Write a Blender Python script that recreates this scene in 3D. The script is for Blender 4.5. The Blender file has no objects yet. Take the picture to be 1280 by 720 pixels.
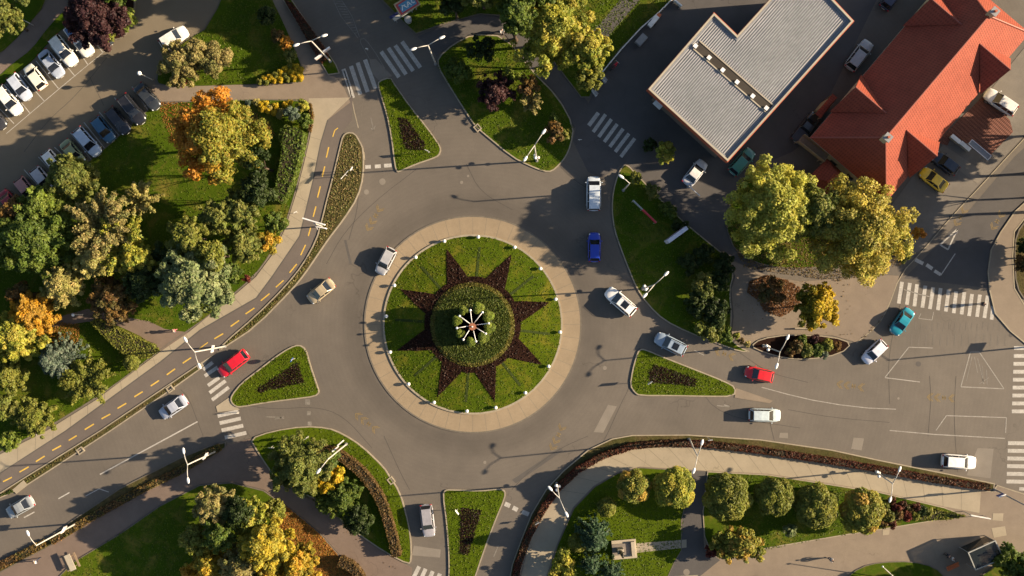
import bpy, bmesh, math, random
import numpy as np
from mathutils import Vector, Matrix
R = math.radians
H = 128.0            # flying height of the camera, metres
K = 9.5              # photo pixels (1280 wide) per metre on the ground
sc = bpy.context.scene
# ------------------------------------------------------------ camera, sky, sun, exposure
cam = bpy.data.objects.new('camera', bpy.data.cameras.new('camera'))
sc.collection.objects.link(cam)
cam.location = (0, 0, H)
cam.data.sensor_width = 36
cam.data.lens = 36*K*H/1280
cam.data.clip_end = 6000
sc.camera = cam
SUN_EL, SUN_AZ = R(21.6), R(4.6)
w = bpy.data.worlds.new("World"); sc.world = w; w.use_nodes = True
nt = w.node_tree
bg = nt.nodes['Background']
sky = nt.nodes.new('ShaderNodeTexSky'); sky.sky_type = 'NISHITA'; sky.sun_disc = False
sky.sun_elevation = SUN_EL; sky.sun_rotation = R(90)-SUN_AZ
sky.dust_density = 1.5
nt.links.new(sky.outputs[0], bg.inputs[0]); bg.inputs[1].default_value = 0.058
sun = bpy.data.lights.new('sun', 'SUN'); sun.energy = 5.0; sun.angle = R(0.5); sun.color = (1, .80, .56)
so = bpy.data.objects.new('sun', sun); sc.collection.objects.link(so)
sv = Vector((math.cos(SUN_EL)*math.cos(SUN_AZ), math.cos(SUN_EL)*math.sin(SUN_AZ), math.sin(SUN_EL)))
so.rotation_euler = sv.to_track_quat('Z', 'Y').to_euler()
so.location = (60, 0, 60)
sc.view_settings.view_transform = 'Standard'; sc.view_settings.look = 'None'
sc.view_settings.gamma = 1; sc.view_settings.exposure = 1.45
sc.view_settings.use_curve_mapping = False

# ------------------------------------------------------------ helpers
def P(px, py, h=0.0):
    """photo point at height h -> world x, y"""
    f = (1-h/H)/K
    return Vector(((px-640)*f, (360-py)*f))
def P3(px, py, h=0.0):
    v = P(px, py, h); return Vector((v.x, v.y, h))
def PL(pts, h=0.0): return [P(a, b, h) for a, b in pts]
def link(o): sc.collection.objects.link(o); return o
def tag(o, label=None, cat=None, group=None, kind=None):
    if label: o['label'] = label
    if cat: o['category'] = cat
    if group: o['group'] = group
    if kind: o['kind'] = kind
    return o
def thing(name, label, cat, loc=(0, 0, 0), rz=0, group=None):
    o = link(bpy.data.objects.new(name, None)); o.location = loc; o.rotation_euler = (0, 0, rz)
    o.empty_display_size = .3
    return tag(o, label, cat, group)
def copy_tree(o, parent=None):
    c = o.copy(); link(c)
    if parent: c.parent = parent
    for ch in list(o.children): copy_tree(ch, c)
    return c
class MB:
    def __init__(s): s.v = []; s.f = []
    def add(s, vs, fs):
        n = len(s.v); s.v += [tuple(v) for v in vs]; s.f += [tuple(i+n for i in f) for f in fs]; return s
    def box(s, c, d, rz=0, M=None):
        x, y, z = d[0]/2, d[1]/2, d[2]/2
        vs = [Vector((i*x, j*y, k*z)) for k in (-1, 1) for j in (-1, 1) for i in (-1, 1)]
        rot = M if M else Matrix.Rotation(rz, 3, 'Z')
        vs = [rot @ v + Vector(c) for v in vs]
        return s.add(vs, [(0, 2, 3, 1), (4, 5, 7, 6), (0, 1, 5, 4), (2, 6, 7, 3), (0, 4, 6, 2), (1, 3, 7, 5)])
    def bar(s, a, b, wd, ht):
        a = Vector(a); b = Vector(b); d = b-a
        M = d.to_track_quat('X', 'Z').to_matrix()
        return s.box((a+b)/2, (d.length, wd, ht), M=M)
    def tube(s, pts, rad, n=8, cap=True):
        pts = [Vector(p) for p in pts]; m = len(pts)
        if not hasattr(rad, '__len__'): rad = [rad]*m
        vs = []; up = Vector((0, 0, 1))
        for i, p in enumerate(pts):
            d = (pts[min(i+1, m-1)]-pts[max(i-1, 0)]).normalized()
            a = d.cross(up)
            if a.length < .05: a = d.cross(Vector((1, 0, 0)))
            a.normalize(); b = a.cross(d)
            for k in range(n):
                t = 2*math.pi*k/n
                vs.append(p+(a*math.cos(t)+b*math.sin(t))*rad[i])
        fs = [(i*n+k, i*n+(k+1) % n, (i+1)*n+(k+1) % n, (i+1)*n+k) for i in range(m-1) for k in range(n)]
        if cap: fs += [tuple(range(n))[::-1], tuple((m-1)*n+k for k in range(n))]
        return s.add(vs, fs)
    def cyl(s, c, r, h, n=16, r2=None):
        return s.tube([c, (c[0], c[1], c[2]+h)], [r, r if r2 is None else r2], n)
    def ball(s, c, r, n=10, sq=(1, 1, 1)):
        vs = []; fs = []; m = n//2
        for i in range(m+1):
            th = math.pi*i/m
            for k in range(n):
                ph = 2*math.pi*k/n
                vs.append((c[0]+r*sq[0]*math.sin(th)*math.cos(ph), c[1]+r*sq[1]*math.sin(th)*math.sin(ph), c[2]+r*sq[2]*math.cos(th)))
        for i in range(m):
            for k in range(n): fs.append((i*n+k, (i+1)*n+k, (i+1)*n+(k+1) % n, i*n+(k+1) % n))
        return s.add(vs, fs)
    def prism(s, poly, z0, z1):
        n = len(poly)
        vs = [(p[0], p[1], z0) for p in poly]+[(p[0], p[1], z1) for p in poly]
        return s.add(vs, [tuple(range(n, 2*n)), tuple(range(n))[::-1]]+[(i, (i+1) % n, n+(i+1) % n, n+i) for i in range(n)])
    def sheet(s, poly, z):
        return s.add([(p[0], p[1], z) for p in poly], [tuple(range(len(poly)))])
    def ring(s, outer, inner, z0, z1):
        n = len(outer)
        vs = [(p[0], p[1], z0) for p in outer]+[(p[0], p[1], z1) for p in outer]+[(p[0], p[1], z1) for p in inner]+[(p[0], p[1], z0) for p in inner]
        fs = []
        for i in range(n):
            j = (i+1) % n
            fs += [(i, j, n+j, n+i), (n+i, n+j, 2*n+j, 2*n+i), (2*n+i, 2*n+j, 3*n+j, 3*n+i)]
        return s.add(vs, fs)
    def build(s, name, mat, parent=None, smooth=False, bevel=0, sub=0, tri=False):
        me = bpy.data.meshes.new(name); me.from_pydata(s.v, [], s.f)
        if tri or any(len(f) > 8 for f in s.f):
            bm = bmesh.new(); bm.from_mesh(me)
            bmesh.ops.triangulate(bm, faces=[f for f in bm.faces if len(f.verts) > 4])
            bm.to_mesh(me); bm.free()
        me.materials.append(mat)
        if smooth: me.polygons.foreach_set('use_smooth', [True]*len(me.polygons))
        o = link(bpy.data.objects.new(name, me))
        if parent: o.parent = parent
        if bevel:
            b = o.modifiers.new('bevel', 'BEVEL'); b.width = bevel; b.segments = 2; b.limit_method = 'ANGLE'
        if sub:
            b = o.modifiers.new('sub', 'SUBSURF'); b.levels = sub; b.render_levels = sub
        return o
def area(poly): return sum(poly[i][0]*poly[(i+1) % len(poly)][1]-poly[(i+1) % len(poly)][0]*poly[i][1] for i in range(len(poly)))/2
def ccw(poly): return poly if area(poly) > 0 else poly[::-1]
def chaikin(poly, n=1, closed=True):
    for _ in range(n):
        q = []; m = len(poly)
        for i in range(m if closed else m-1):
            a = Vector(poly[i]); b = Vector(poly[(i+1) % m])
            q += [a*.75+b*.25, a*.25+b*.75]
        if not closed: q = [Vector(poly[0])]+q+[Vector(poly[-1])]
        poly = q
    return poly
def inset(poly, d):
    n = len(poly); out = []
    for i in range(n):
        a, b, c = Vector(poly[i-1]), Vector(poly[i]), Vector(poly[(i+1) % n])
        d1 = (b-a).normalized(); d2 = (c-b).normalized()
        n1 = Vector((-d1.y, d1.x)); n2 = Vector((-d2.y, d2.x))
        m = n1+n2
        if m.length < .2: m = n1
        m.normalize()
        out.append(b+m*min(d/max(m.dot(n1), .4), d*2.2))
    return out
def strip(line, wl, wr=None):
    """polygon along an open line: wl to its left, wr to its right (metres)"""
    wr = wl if wr is None else wr
    L = []; Rr = []
    for i, p in enumerate(line):
        a = Vector(line[max(i-1, 0)]); b = Vector(line[min(i+1, len(line)-1)])
        d = (b-a).normalized(); nn = Vector((-d.y, d.x))
        L.append(Vector(p)+nn*wl); Rr.append(Vector(p)-nn*wr)
    return Rr+L[::-1]

# ------------------------------------------------------------ materials
MATS = {}
def newmat(name):
    m = bpy.data.materials.new(name); m.use_nodes = True
    return m, m.node_tree, m.node_tree.nodes['Principled BSDF']
def col(c): return (c[0], c[1], c[2], 1)
def plain(name, c, rough=.5, metal=0, coat=0, spec=None):
    if name in MATS: return MATS[name]
    m, t, b = newmat(name)
    b.inputs['Base Color'].default_value = col(c); b.inputs['Roughness'].default_value = rough
    b.inputs['Metallic'].default_value = metal; b.inputs['Coat Weight'].default_value = coat
    b.inputs['Coat Roughness'].default_value = .05
    if spec is not None: b.inputs['Specular IOR Level'].default_value = spec
    # faint dirt so that nothing is perfectly even
    g = t.nodes.new('ShaderNodeNewGeometry'); n = t.nodes.new('ShaderNodeTexNoise'); n.inputs['Scale'].default_value = 2.5
    n.inputs['Detail'].default_value = 6
    mx = t.nodes.new('ShaderNodeMix'); mx.data_type = 'RGBA'; mr = t.nodes.new('ShaderNodeMapRange')
    mr.inputs[1].default_value = .35; mr.inputs[2].default_value = .75
    mx.inputs[6].default_value = col(c); mx.inputs[7].default_value = col([x*.78+.01 for x in c])
    t.links.new(g.outputs['Position'], n.inputs['Vector']); t.links.new(n.outputs['Fac'], mr.inputs[0])
    t.links.new(mr.outputs[0], mx.inputs[0]); t.links.new(mx.outputs[2], b.inputs['Base Color'])
    MATS[name] = m; return m
def ramp(t, fac, stops):
    r = t.nodes.new('ShaderNodeValToRGB'); e = r.color_ramp.elements
    while len(e) < len(stops): e.new(.5)
    for i, (p, c) in enumerate(stops): e[i].position = p; e[i].color = col(c)
    t.links.new(fac, r.inputs[0]); return r.outputs[0]
def noise(t, vec, scale, detail=4, rough=.55, dist=0):
    n = t.nodes.new('ShaderNodeTexNoise'); n.inputs['Scale'].default_value = scale
    n.inputs['Detail'].default_value = detail; n.inputs['Roughness'].default_value = rough
    n.inputs['Distortion'].default_value = dist
    t.links.new(vec, n.inputs['Vector']); return n.outputs['Fac']
def mixc(t, fac, a, b, blend='MIX'):
    mx = t.nodes.new('ShaderNodeMix'); mx.data_type = 'RGBA'; mx.blend_type = blend
    for i, x in ((0, fac), (6, a), (7, b)):
        if hasattr(x, 'is_output'): t.links.new(x, mx.inputs[i])
        elif i == 0: mx.inputs[0].default_value = x
        else: mx.inputs[i].default_value = col(x)
    return mx.outputs[2]
def mth(t, op, a, b=None, c=None):
    m = t.nodes.new('ShaderNodeMath'); m.operation = op
    for i, x in enumerate((a, b, c)):
        if x is None: continue
        if hasattr(x, 'is_output'): t.links.new(x, m.inputs[i])
        else: m.inputs[i].default_value = x
    return m.outputs[0]
def surf(name, big, mid, fine, rough=.9, bump=.03, sb=.05, sm=.6, sf=9, cracks=None):
    """layered noise surface: big = [c1,c2] wide drift, mid/fine multiply strengths"""
    m, t, b = newmat(name)
    g = t.nodes.new('ShaderNodeNewGeometry').outputs['Position']
    c = ramp(t, noise(t, g, sb, 5, .6, .4), [(.3, big[0]), (.7, big[1])])
    m1 = ramp(t, noise(t, g, sm, 6, .65), [(.25, (1-mid,)*3), (.75, (1,)*3)])
    m2 = ramp(t, noise(t, g, sf, 3, .7), [(.25, (1-fine,)*3), (.75, (1,)*3)])
    c = mixc(t, 1, c, m1, 'MULTIPLY'); c = mixc(t, 1, c, m2, 'MULTIPLY')
    if cracks:
        v = t.nodes.new('ShaderNodeTexVoronoi'); v.feature = 'DISTANCE_TO_EDGE'; v.inputs['Scale'].default_value = cracks
        dv = t.nodes.new('ShaderNodeVectorMath'); dv.operation = 'ADD'
        nz = t.nodes.new('ShaderNodeTexNoise'); nz.inputs['Scale'].default_value = .6; t.links.new(g, nz.inputs['Vector'])
        sc_ = t.nodes.new('ShaderNodeVectorMath'); sc_.operation = 'SCALE'; sc_.inputs['Scale'].default_value = 3.5
        t.links.new(nz.outputs['Color'], sc_.inputs[0]); t.links.new(g, dv.inputs[0]); t.links.new(sc_.outputs[0], dv.inputs[1])
        t.links.new(dv.outputs[0], v.inputs['Vector'])
        k = ramp(t, v.outputs['Distance'], [(0, (.72,)*3), (.009, (1,)*3)])
        # only some cells show their crack
        msk = ramp(t, noise(t, g, .12, 2), [(.54, (0,)*3), (.62, (1,)*3)])
        c = mixc(t, msk, c, mixc(t, 1, c, k, 'MULTIPLY'))
    t.links.new(c, b.inputs['Base Color']); b.inputs['Roughness'].default_value = rough
    b.inputs['Specular IOR Level'].default_value = .3
    if bump:
        bp = t.nodes.new('ShaderNodeBump'); bp.inputs['Distance'].default_value = bump; bp.inputs['Strength'].default_value = .8
        t.links.new(noise(t, g, sf*1.3, 4, .7), bp.inputs['Height']); t.links.new(bp.outputs[0], b.inputs['Normal'])
    m['col'] = 1
    return m
ISL = P(591, 405.5)   # centre of the roundabout
def road_mat():
    m = surf('asphalt_road', [(.126, .109, .090), (.166, .142, .115)], .20, .16, bump=.012, sb=.045, sm=.35, sf=7, cracks=.09)
    t = m.node_tree; b = t.nodes['Principled BSDF']
    src = b.inputs['Base Color'].links[0].from_socket
    g = t.nodes.new('ShaderNodeNewGeometry').outputs['Position']
    d = t.nodes.new('ShaderNodeVectorMath'); d.operation = 'DISTANCE'; d.inputs[1].default_value = (ISL.x, ISL.y, 0)
    t.links.new(g, d.inputs[0])
    wob = mth(t, 'MULTIPLY_ADD', noise(t, g, .15, 3), 1.6, -.8)
    dd = mth(t, 'ADD', d.outputs['Value'], wob)
    # worn dark tyre band round the island (rubber on the asphalt)
    rr = t.nodes.new('ShaderNodeMapRange'); rr.inputs[1].default_value = 10; rr.inputs[2].default_value = 30
    t.links.new(dd, rr.inputs[0])
    k = ramp(t, rr.outputs[0], [(0, (1,)*3), (.20, (.88,)*3), (.26, (.76,)*3), (.32, (.80,)*3), (.39, (.97,)*3), (.66, (1,)*3), (.8, (1,)*3)])
    # streaks that follow the lanes
    wv = t.nodes.new('ShaderNodeTexWave'); wv.wave_type = 'RINGS'; wv.rings_direction = 'Z'; wv.inputs['Scale'].default_value = .55
    wv.inputs['Distortion'].default_value = 3.5; wv.inputs['Detail'].default_value = 3; wv.inputs['Detail Scale'].default_value = .25
    sb_ = t.nodes.new('ShaderNodeVectorMath'); sb_.operation = 'SUBTRACT'; sb_.inputs[1].default_value = (ISL.x, ISL.y, 0)
    t.links.new(g, sb_.inputs[0]); t.links.new(sb_.outputs[0], wv.inputs['Vector'])
    k2 = ramp(t, wv.outputs['Fac'], [(0, (.97,)*3), (1, (1,)*3)])
    c = mixc(t, 1, mixc(t, 1, src, k, 'MULTIPLY'), k2, 'MULTIPLY')
    t.links.new(c, b.inputs['Base Color']); b.inputs['Roughness'].default_value = .8
    return m
def stripe_mat(name, c1, c2, ang, freq, bump=.06, rows=None, rough=.55):
    """ribbed metal or tile roof; ang = world direction (deg) across the ribs"""
    m, t, b = newmat(name)
    g = t.nodes.new('ShaderNodeNewGeometry').outputs['Position']
    def band(a, f, ph=0):
        dt = t.nodes.new('ShaderNodeVectorMath'); dt.operation = 'DOT_PRODUCT'
        dt.inputs[1].default_value = (math.cos(R(a)), math.sin(R(a)), 0)
        t.links.new(g, dt.inputs[0])
        return mth(t, 'SINE', mth(t, 'MULTIPLY', dt.outputs['Value'], f*2*math.pi))
    s = band(ang, freq)
    h = s
    if rows: h = mth(t, 'ADD', s, mth(t, 'MULTIPLY', band(ang+90, rows), .8))
    n = noise(t, g, .25, 5, .6)
    c = ramp(t, n, [(.3, c1), (.7, c2)])
    c = mixc(t, 1, c, ramp(t, noise(t, g, 1.1, 6, .75), [(.3, (.78,)*3), (.65, (1,)*3)]), 'MULTIPLY')
    gap = ramp(t, mth(t, 'MULTIPLY_ADD', h, .3, .5), [(.1, (.66,)*3), (.5, (1,)*3)])
    c = mixc(t, 1, c, gap, 'MULTIPLY')
    t.links.new(c, b.inputs['Base Color']); b.inputs['Roughness'].default_value = rough; b.inputs['Specular IOR Level'].default_value = .15
    bp = t.nodes.new('ShaderNodeBump'); bp.inputs['Distance'].default_value = bump; bp.inputs['Strength'].default_value = 1
    t.links.new(h, bp.inputs['Height']); t.links.new(bp.outputs[0], b.inputs['Normal'])
    return m
def leaf_mat(name='foliage', rough=.55):
    m, t, b = newmat(name)
    a = t.nodes.new('ShaderNodeAttribute'); a.attribute_name = 'tint'
    g = t.nodes.new('ShaderNodeNewGeometry').outputs['Position']
    c = mixc(t, 1, a.outputs['Color'], ramp(t, noise(t, g, 14, 2), [(.3, (.8,)*3), (.7, (1.0,)*3)]), 'MULTIPLY')
    t.links.new(c, b.inputs['Base Color']); b.inputs['Roughness'].default_value = rough
    b.inputs['Specular IOR Level'].default_value = .25
    tr = t.nodes.new('ShaderNodeBsdfTranslucent'); t.links.new(c, tr.inputs['Color'])
    ms = t.nodes.new('ShaderNodeMixShader'); ms.inputs[0].default_value = .45
    out = t.nodes['Material Output']
    t.links.new(b.outputs[0], ms.inputs[1]); t.links.new(tr.outputs[0], ms.inputs[2]); t.links.new(ms.outputs[0], out.inputs['Surface'])
    return m
def grass_mat(name, a, b_, dry=None, bump=.06, stripe=None):
    m = surf(name, [a, b_], .25, .34, bump=bump, sb=.09, sm=.8, sf=5.5)
    t = m.node_tree; b = t.nodes['Principled BSDF']
    src = b.inputs['Base Color'].links[0].from_socket
    g = t.nodes.new('ShaderNodeNewGeometry').outputs['Position']
    if dry:
        f = ramp(t, noise(t, g, .35, 6, .7, .6), [(.5, (0,)*3), (.68, (1,)*3)])
        src = mixc(t, f, src, dry)
    if stripe is not None:
        dt = t.nodes.new('ShaderNodeVectorMath'); dt.operation = 'DOT_PRODUCT'
        dt.inputs[1].default_value = (math.cos(R(stripe)), math.sin(R(stripe)), 0); t.links.new(g, dt.inputs[0])
        k = ramp(t, mth(t, 'MULTIPLY_ADD', mth(t, 'SINE', mth(t, 'MULTIPLY', dt.outputs['Value'], 9.0)), .5, .5), [(.2, (.88,)*3), (.8, (1,)*3)])
        src = mixc(t, 1, src, k, 'MULTIPLY')
    t.links.new(src, b.inputs['Base Color'])
    return m
M_road = road_mat()
M_lot = surf('asphalt_lot', [(.165, .135, .095), (.19, .158, .112)], .18, .12, bump=.01, sm=.3, cracks=.11)
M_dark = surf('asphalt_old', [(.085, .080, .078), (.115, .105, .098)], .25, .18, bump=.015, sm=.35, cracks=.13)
M_cycle = surf('asphalt_cycle', [(.120, .100, .088), (.150, .126, .108)], .15, .12, bump=.01)
M_apron = surf('apron_paving', [(.28, .215, .138), (.33, .255, .165)], .22, .15, bump=.01, sm=.5)
M_walk = surf('concrete_walk', [(.33, .28, .205), (.37, .315, .225)], .20, .13, bump=.008, sm=.5, cracks=.15)
M_plaza = surf('plaza_paving', [(.215, .17, .13), (.26, .21, .155)], .2, .15, bump=.01, cracks=.2)
M_path = surf('path_paving', [(.17, .125, .10), (.205, .155, .12)], .2, .15, bump=.01, cracks=.12)
M_kerb = surf('kerb_stone', [(.34, .29, .21), (.42, .36, .26)], .35, .2, bump=.01, sm=2)
M_kerbd = surf('kerb_worn', [(.16, .14, .11), (.21, .18, .14)], .4, .25, bump=.01, sm=2)
M_white = surf('white_paint', [(.50, .47, .42), (.62, .59, .53)], .35, .35, bump=.003, sm=1.5, sf=6)
M_whitef = surf('white_paint_worn', [(.25, .225, .19), (.38, .35, .30)], .45, .45, bump=.003, sm=1.2, sf=5)
M_yel = surf('yellow_paint', [(.62, .40, .06), (.74, .48, .09)], .2, .25, bump=.003, sm=1.5, sf=6)
M_yelf = surf('yellow_paint_worn', [(.24, .175, .085), (.32, .23, .10)], .4, .4, bump=.003, sm=1.5, sf=6)
M_patch = surf('asphalt_patch', [(.20, .175, .145), (.25, .22, .18)], .2, .15, bump=.01)
M_patchd = surf('asphalt_patch_dark', [(.09, .082, .074), (.11, .10, .09)], .2, .15, bump=.01)
M_grass = grass_mat('lawn_grass', (.046, .092, .003), (.080, .118, .005), (.13, .115, .02))
M_isl = grass_mat('island_grass', (.058, .100, .003), (.092, .124, .004), (.13, .12, .012), bump=.08)
M_grassm = grass_mat('mown_grass', (.072, .118, .003), (.098, .136, .004), stripe=7)
M_field = grass_mat('field_grass', (.07, .09, .02), (.10, .11, .03), (.15, .12, .05))
M_rough = surf('rough_ground_cover', [(.075, .085, .02), (.16, .115, .055)], .45, .5, bump=.12, sb=.35, sm=1.2, sf=4)
M_soil = surf('bed_soil', [(.018, .008, .005), (.036, .015, .009)], .3, .4, bump=.06, sm=1, sf=8)
M_litter = surf('leaf_litter', [(.30, .15, .035), (.20, .14, .03)], .35, .45, bump=.03, sb=.15, sm=1, sf=8)
for _m in (M_soil, M_grass, M_isl, M_grassm, M_field, M_rough):
    _m.node_tree.nodes['Principled BSDF'].inputs['Specular IOR Level'].default_value = .08
M_brick = stripe_mat('brick_paving', (.15, .062, .045), (.19, .085, .06), 48, 2.2, bump=.01, rows=4.4, rough=.8)
M_leaf = leaf_mat()
M_bark = surf('bark', [(.09, .06, .04), (.14, .10, .07)], .4, .4, bump=.03, sf=12)
M_barkp = surf('bark_pale', [(.30, .25, .18), (.42, .36, .27)], .4, .4, bump=.02, sf=12)
M_metal = plain('lamp_paint', (.44, .42, .38), .45)
M_wht = plain('white_enamel', (.80, .79, .76), .35)
M_grey = plain('grey_paint', (.25, .25, .25), .5)
M_black = plain('black_rubber', (.02, .02, .02), .7)
M_glass = plain('car_glass', (.008, .010, .014), .08, 0, .4)
M_glassd = plain('window_glass', (.02, .025, .03), .1)
M_red = plain('red_paint', (.45, .02, .02), .4)
M_orange = plain('orange_paint', (.55, .14, .04), .45)
M_blue = plain('blue_paint', (.02, .08, .35), .4)
M_wood = surf('wood_planks', [(.30, .21, .13), (.38, .28, .18)], .3, .25, bump=.01, sm=3)
M_cream = surf('cream_render', [(.48, .38, .22), (.55, .45, .28)], .15, .1, bump=.01)
M_skin = plain('skin', (.45, .27, .19), .6)
M_hair = plain('hair', (.03, .02, .015), .7)
# ------------------------------------------------------------ the ground
def slab(name, pts, mat, z=.12, kerb=None, kw=.16, sm=1, z0=-.03, world=False):
    poly = ccw(chaikin(pts if world else PL(pts), sm) if sm else [Vector(p) for p in (pts if world else PL(pts))])
    inner = inset(poly, kw) if kerb else poly
    o = tag(MB().prism(inner, z0, z).build(name, mat, tri=True), kind='structure')
    if kerb:
        tag(MB().ring(poly, inner, z0, z+.02).build(name.split('_')[0]+'_kerb' if 'lawn' not in name else 'lawn_kerb', kerb), kind='structure')
    return o
def sheet(name, pts, mat, z=.004, sm=0):
    poly = ccw(chaikin(PL(pts), sm) if sm else PL(pts))
    return tag(MB().sheet(poly, z).build(name, mat, tri=True), kind='structure')
tag(MB().sheet([(-2500, -2500), (2500, -2500), (2500, 2500), (-2500, 2500)], -.05).build('ground', M_field), kind='structure')
# asphalt carriageways: one sheet under the pavements and islands, with arms that run on beyond the frame
sheet('road', [(-70, 770), (-70, 560), (-300, 700), (-330, 770), (-700, 1040), (-660, 1080), (-200, 830), (60, 770), (480, 770), (500, 1200), (640, 1200), (640, 770),
               (1360, 770), (1360, 640), (2300, 690), (2300, 470), (1360, 420), (1360, 60), (1800, -500), (1700, -560), (1340, -60), (520, -60), (300, -500), (220, -470), (330, -60), (-70, -60), (-70, 100), (-70, 400)], M_road, 0)
# parking forecourt, service yard and side street are older, different asphalt
sheet('car_park_surface', [(-80, 60), (60, -70), (350, -70), (300, -20), (262, 30), (240, 48), (206, 72), (194, 100), (192, 126), (150, 175), (60, 260), (-80, 360)], M_lot, .004)
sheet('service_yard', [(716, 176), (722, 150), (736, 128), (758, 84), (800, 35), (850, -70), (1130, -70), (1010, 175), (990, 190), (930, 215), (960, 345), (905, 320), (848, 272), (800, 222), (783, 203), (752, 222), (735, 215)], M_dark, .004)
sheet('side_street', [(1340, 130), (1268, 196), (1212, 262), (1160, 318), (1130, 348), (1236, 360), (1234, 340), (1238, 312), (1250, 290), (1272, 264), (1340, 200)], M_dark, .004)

# NORTH-WEST ------------------------------------------------------------
slab('pavement_north_west', [(322, -60), (338, 0), (357, 40), (368, 62), (378, 84), (380, 98), (330, 106), (190, 106), (190, 127), (330, 124), (380, 124), (386, 130), (391, 146), (388, 170), (380, 205), (371, 240), (357, 285), (341, 318), (320, 346), (285, 376), (236, 415), (200, 440), (120, 500), (59, 538), (0, 568), (-70, 600),
     (-70, 628), (0, 591), (82, 538), (200, 452), (250, 412), (320, 372), (340, 345), (374, 295), (391, 225), (400, 180), (409, 150), (438, 128), (430, 110), (420, 97), (409, 93), (402, 80), (362, 14), (356, -5), (330, -60)], M_plaza, .05, sm=0)
sheet('concrete_walk', [(386, 131), (391, 146), (388, 170), (380, 205), (371, 240), (357, 285), (341, 318), (320, 346), (285, 376), (236, 415), (200, 440), (120, 500), (59, 538), (0, 568), (-70, 600),
     (-70, 628), (0, 591), (82, 538), (200, 452), (250, 412), (320, 372), (340, 345), (374, 295), (391, 225), (400, 180), (409, 150), (438, 122), (386, 123)], M_walk, .054)
sheet('cycle_path', [(409, 150), (400, 180), (391, 225), (374, 295), (340, 345), (320, 372), (250, 412), (200, 452), (82, 538), (0, 591), (-70, 628),
     (-70, 652), (0, 616), (125, 538), (210, 480), (280, 434), (320, 392), (355, 358), (378, 330), (395, 300), (407, 250), (415, 220), (424, 180), (428, 165), (440, 150), (441, 120)], M_cycle, .030)
sheet('walk_joint_line', [(409, 150), (400, 180), (391, 225), (374, 295), (340, 345), (320, 372), (250, 412), (200, 452), (82, 538), (0, 591), (0, 592.3), (82.8, 539.2), (201, 453.2), (251, 413.2), (321, 373.2), (341.3, 345.8), (375.3, 295.5), (392.3, 225.4), (401.3, 180.4), (410.3, 150.6)], M_patchd, .059)
# kerb line between cycle path and verge
def kerbline(name, pts, w=.14, z=.10, mat=None, sm=1):
    ln = chaikin(PL(pts), sm, closed=False)
    return tag(MB().prism(strip(ln, w/2), -.02, z).build(name, mat or M_kerb, tri=True), kind='structure')
slab('verge', [(425, 182), (428, 170), (434, 165), (444, 166), (451, 178), (455, 187), (455, 220), (448, 247), (430, 275), (412, 298), (395, 323), (380, 345), (366, 362), (320, 409), (285, 432), (272, 440), (280, 428), (320, 394), (355, 359), (378, 331), (395, 300), (402, 275), (408, 250), (416, 220)], M_rough, .11, M_kerb, .16)
slab('verge', [(250, 462), (215, 487), (137, 540), (60, 590), (32, 608), (0, 623), (-70, 660), (-70, 651), (0, 616), (30, 597), (125, 538), (210, 481), (247, 456)], M_rough, .11, M_kerb, .14, sm=0)
slab('paving_block', [(16, 612), (30, 600), (35, 606), (21, 617)], M_walk, .14, sm=0)
slab('crossing_landing', [(247, 456), (272, 440), (262, 447), (256, 456), (250, 462)], M_walk, .05, sm=0)
# corner lawn and strips top left
slab('lawn_corner', [(-70, 100), (-70, -70), (72, -70), (60, 2), (25, 44), (0, 68)], M_grass, .12, None)
sheet('park_path', [(-70, 150), (-70, 112), (0, 68), (25, 44), (60, 2), (110, -70), (130, -70), (90, 8), (60, 35), (40, 62), (17, 79), (0, 95)], M_path, .05)
slab('lawn_strip', [(-70, 190), (-70, 150), (0, 95), (17, 79), (40, 62), (60, 35), (84, 10), (96, 32), (82, 32), (60, 54), (45, 72), (26, 88), (0, 108)], M_grass, .12, None)
slab('planted_island', [(84, -50), (100, -60), (170, -60), (170, 5), (166, 30), (155, 48), (138, 52), (112, 45), (96, 34), (84, 15)], M_soil, .13, M_kerbd)
slab('lawn_north_west', [(300, -60), (264, 33), (235, 50), (206, 74), (196, 98), (200, 106), (235, 108), (320, 105), (376, 103), (379, 96), (376, 82), (368, 60), (355, 30), (338, -5), (318, -60)], M_grass, .13, None)
# park
slab('lawn_park', [(196, 128), (320, 124), (378, 125), (386, 131), (390, 146), (387, 170), (379, 205), (370, 240), (356, 285), (340, 316), (319, 345), (284, 375), (262, 395), (236, 413), (200, 438), (160, 470), (120, 498), (58, 536), (0, 566), (-70, 600), (-70, 330), (0, 275), (60, 240), (130, 187), (168, 152)], M_grass, .14, M_kerbd, .12)
sheet('park_path', [(236, 415.5), (200, 440), (176, 420), (150, 408), (110, 402), (60, 410), (60, 400), (110, 386), (158, 396), (188, 402), (206, 411)], M_path, .15)
# NORTH -----------------------------------------------------------------
slab('red_hedge_bed', [(330, -60), (358, -2), (364, -2), (384, 28), (405, 58), (420, 80), (425, 92), (410, 94), (403, 82), (388, 56), (362, 14), (330, -40)], M_grass, .12, M_kerb, .12, sm=0)
slab('lawn_north', [(430, -60), (477, 0), (505, 29), (520, 43), (555, 30), (600, 18), (650, 22), (690, 75), (726, 122), (737, 122), (752, 92), (775, 62), (800, 36), (842, 0), (880, -60)], M_grass, .12, M_kerbd, .12, sm=0)
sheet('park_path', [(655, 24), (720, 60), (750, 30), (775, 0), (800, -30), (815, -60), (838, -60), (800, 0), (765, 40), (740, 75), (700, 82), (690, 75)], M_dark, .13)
slab('pavement_north', [(522, 46), (555, 31), (600, 18), (650, 22), (690, 72), (735, 128), (732, 150), (718, 160), (698, 120), (664, 86), (632, 44), (592, 41), (566, 54), (546, 70), (536, 58)], M_dark, .05, sm=0)
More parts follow.
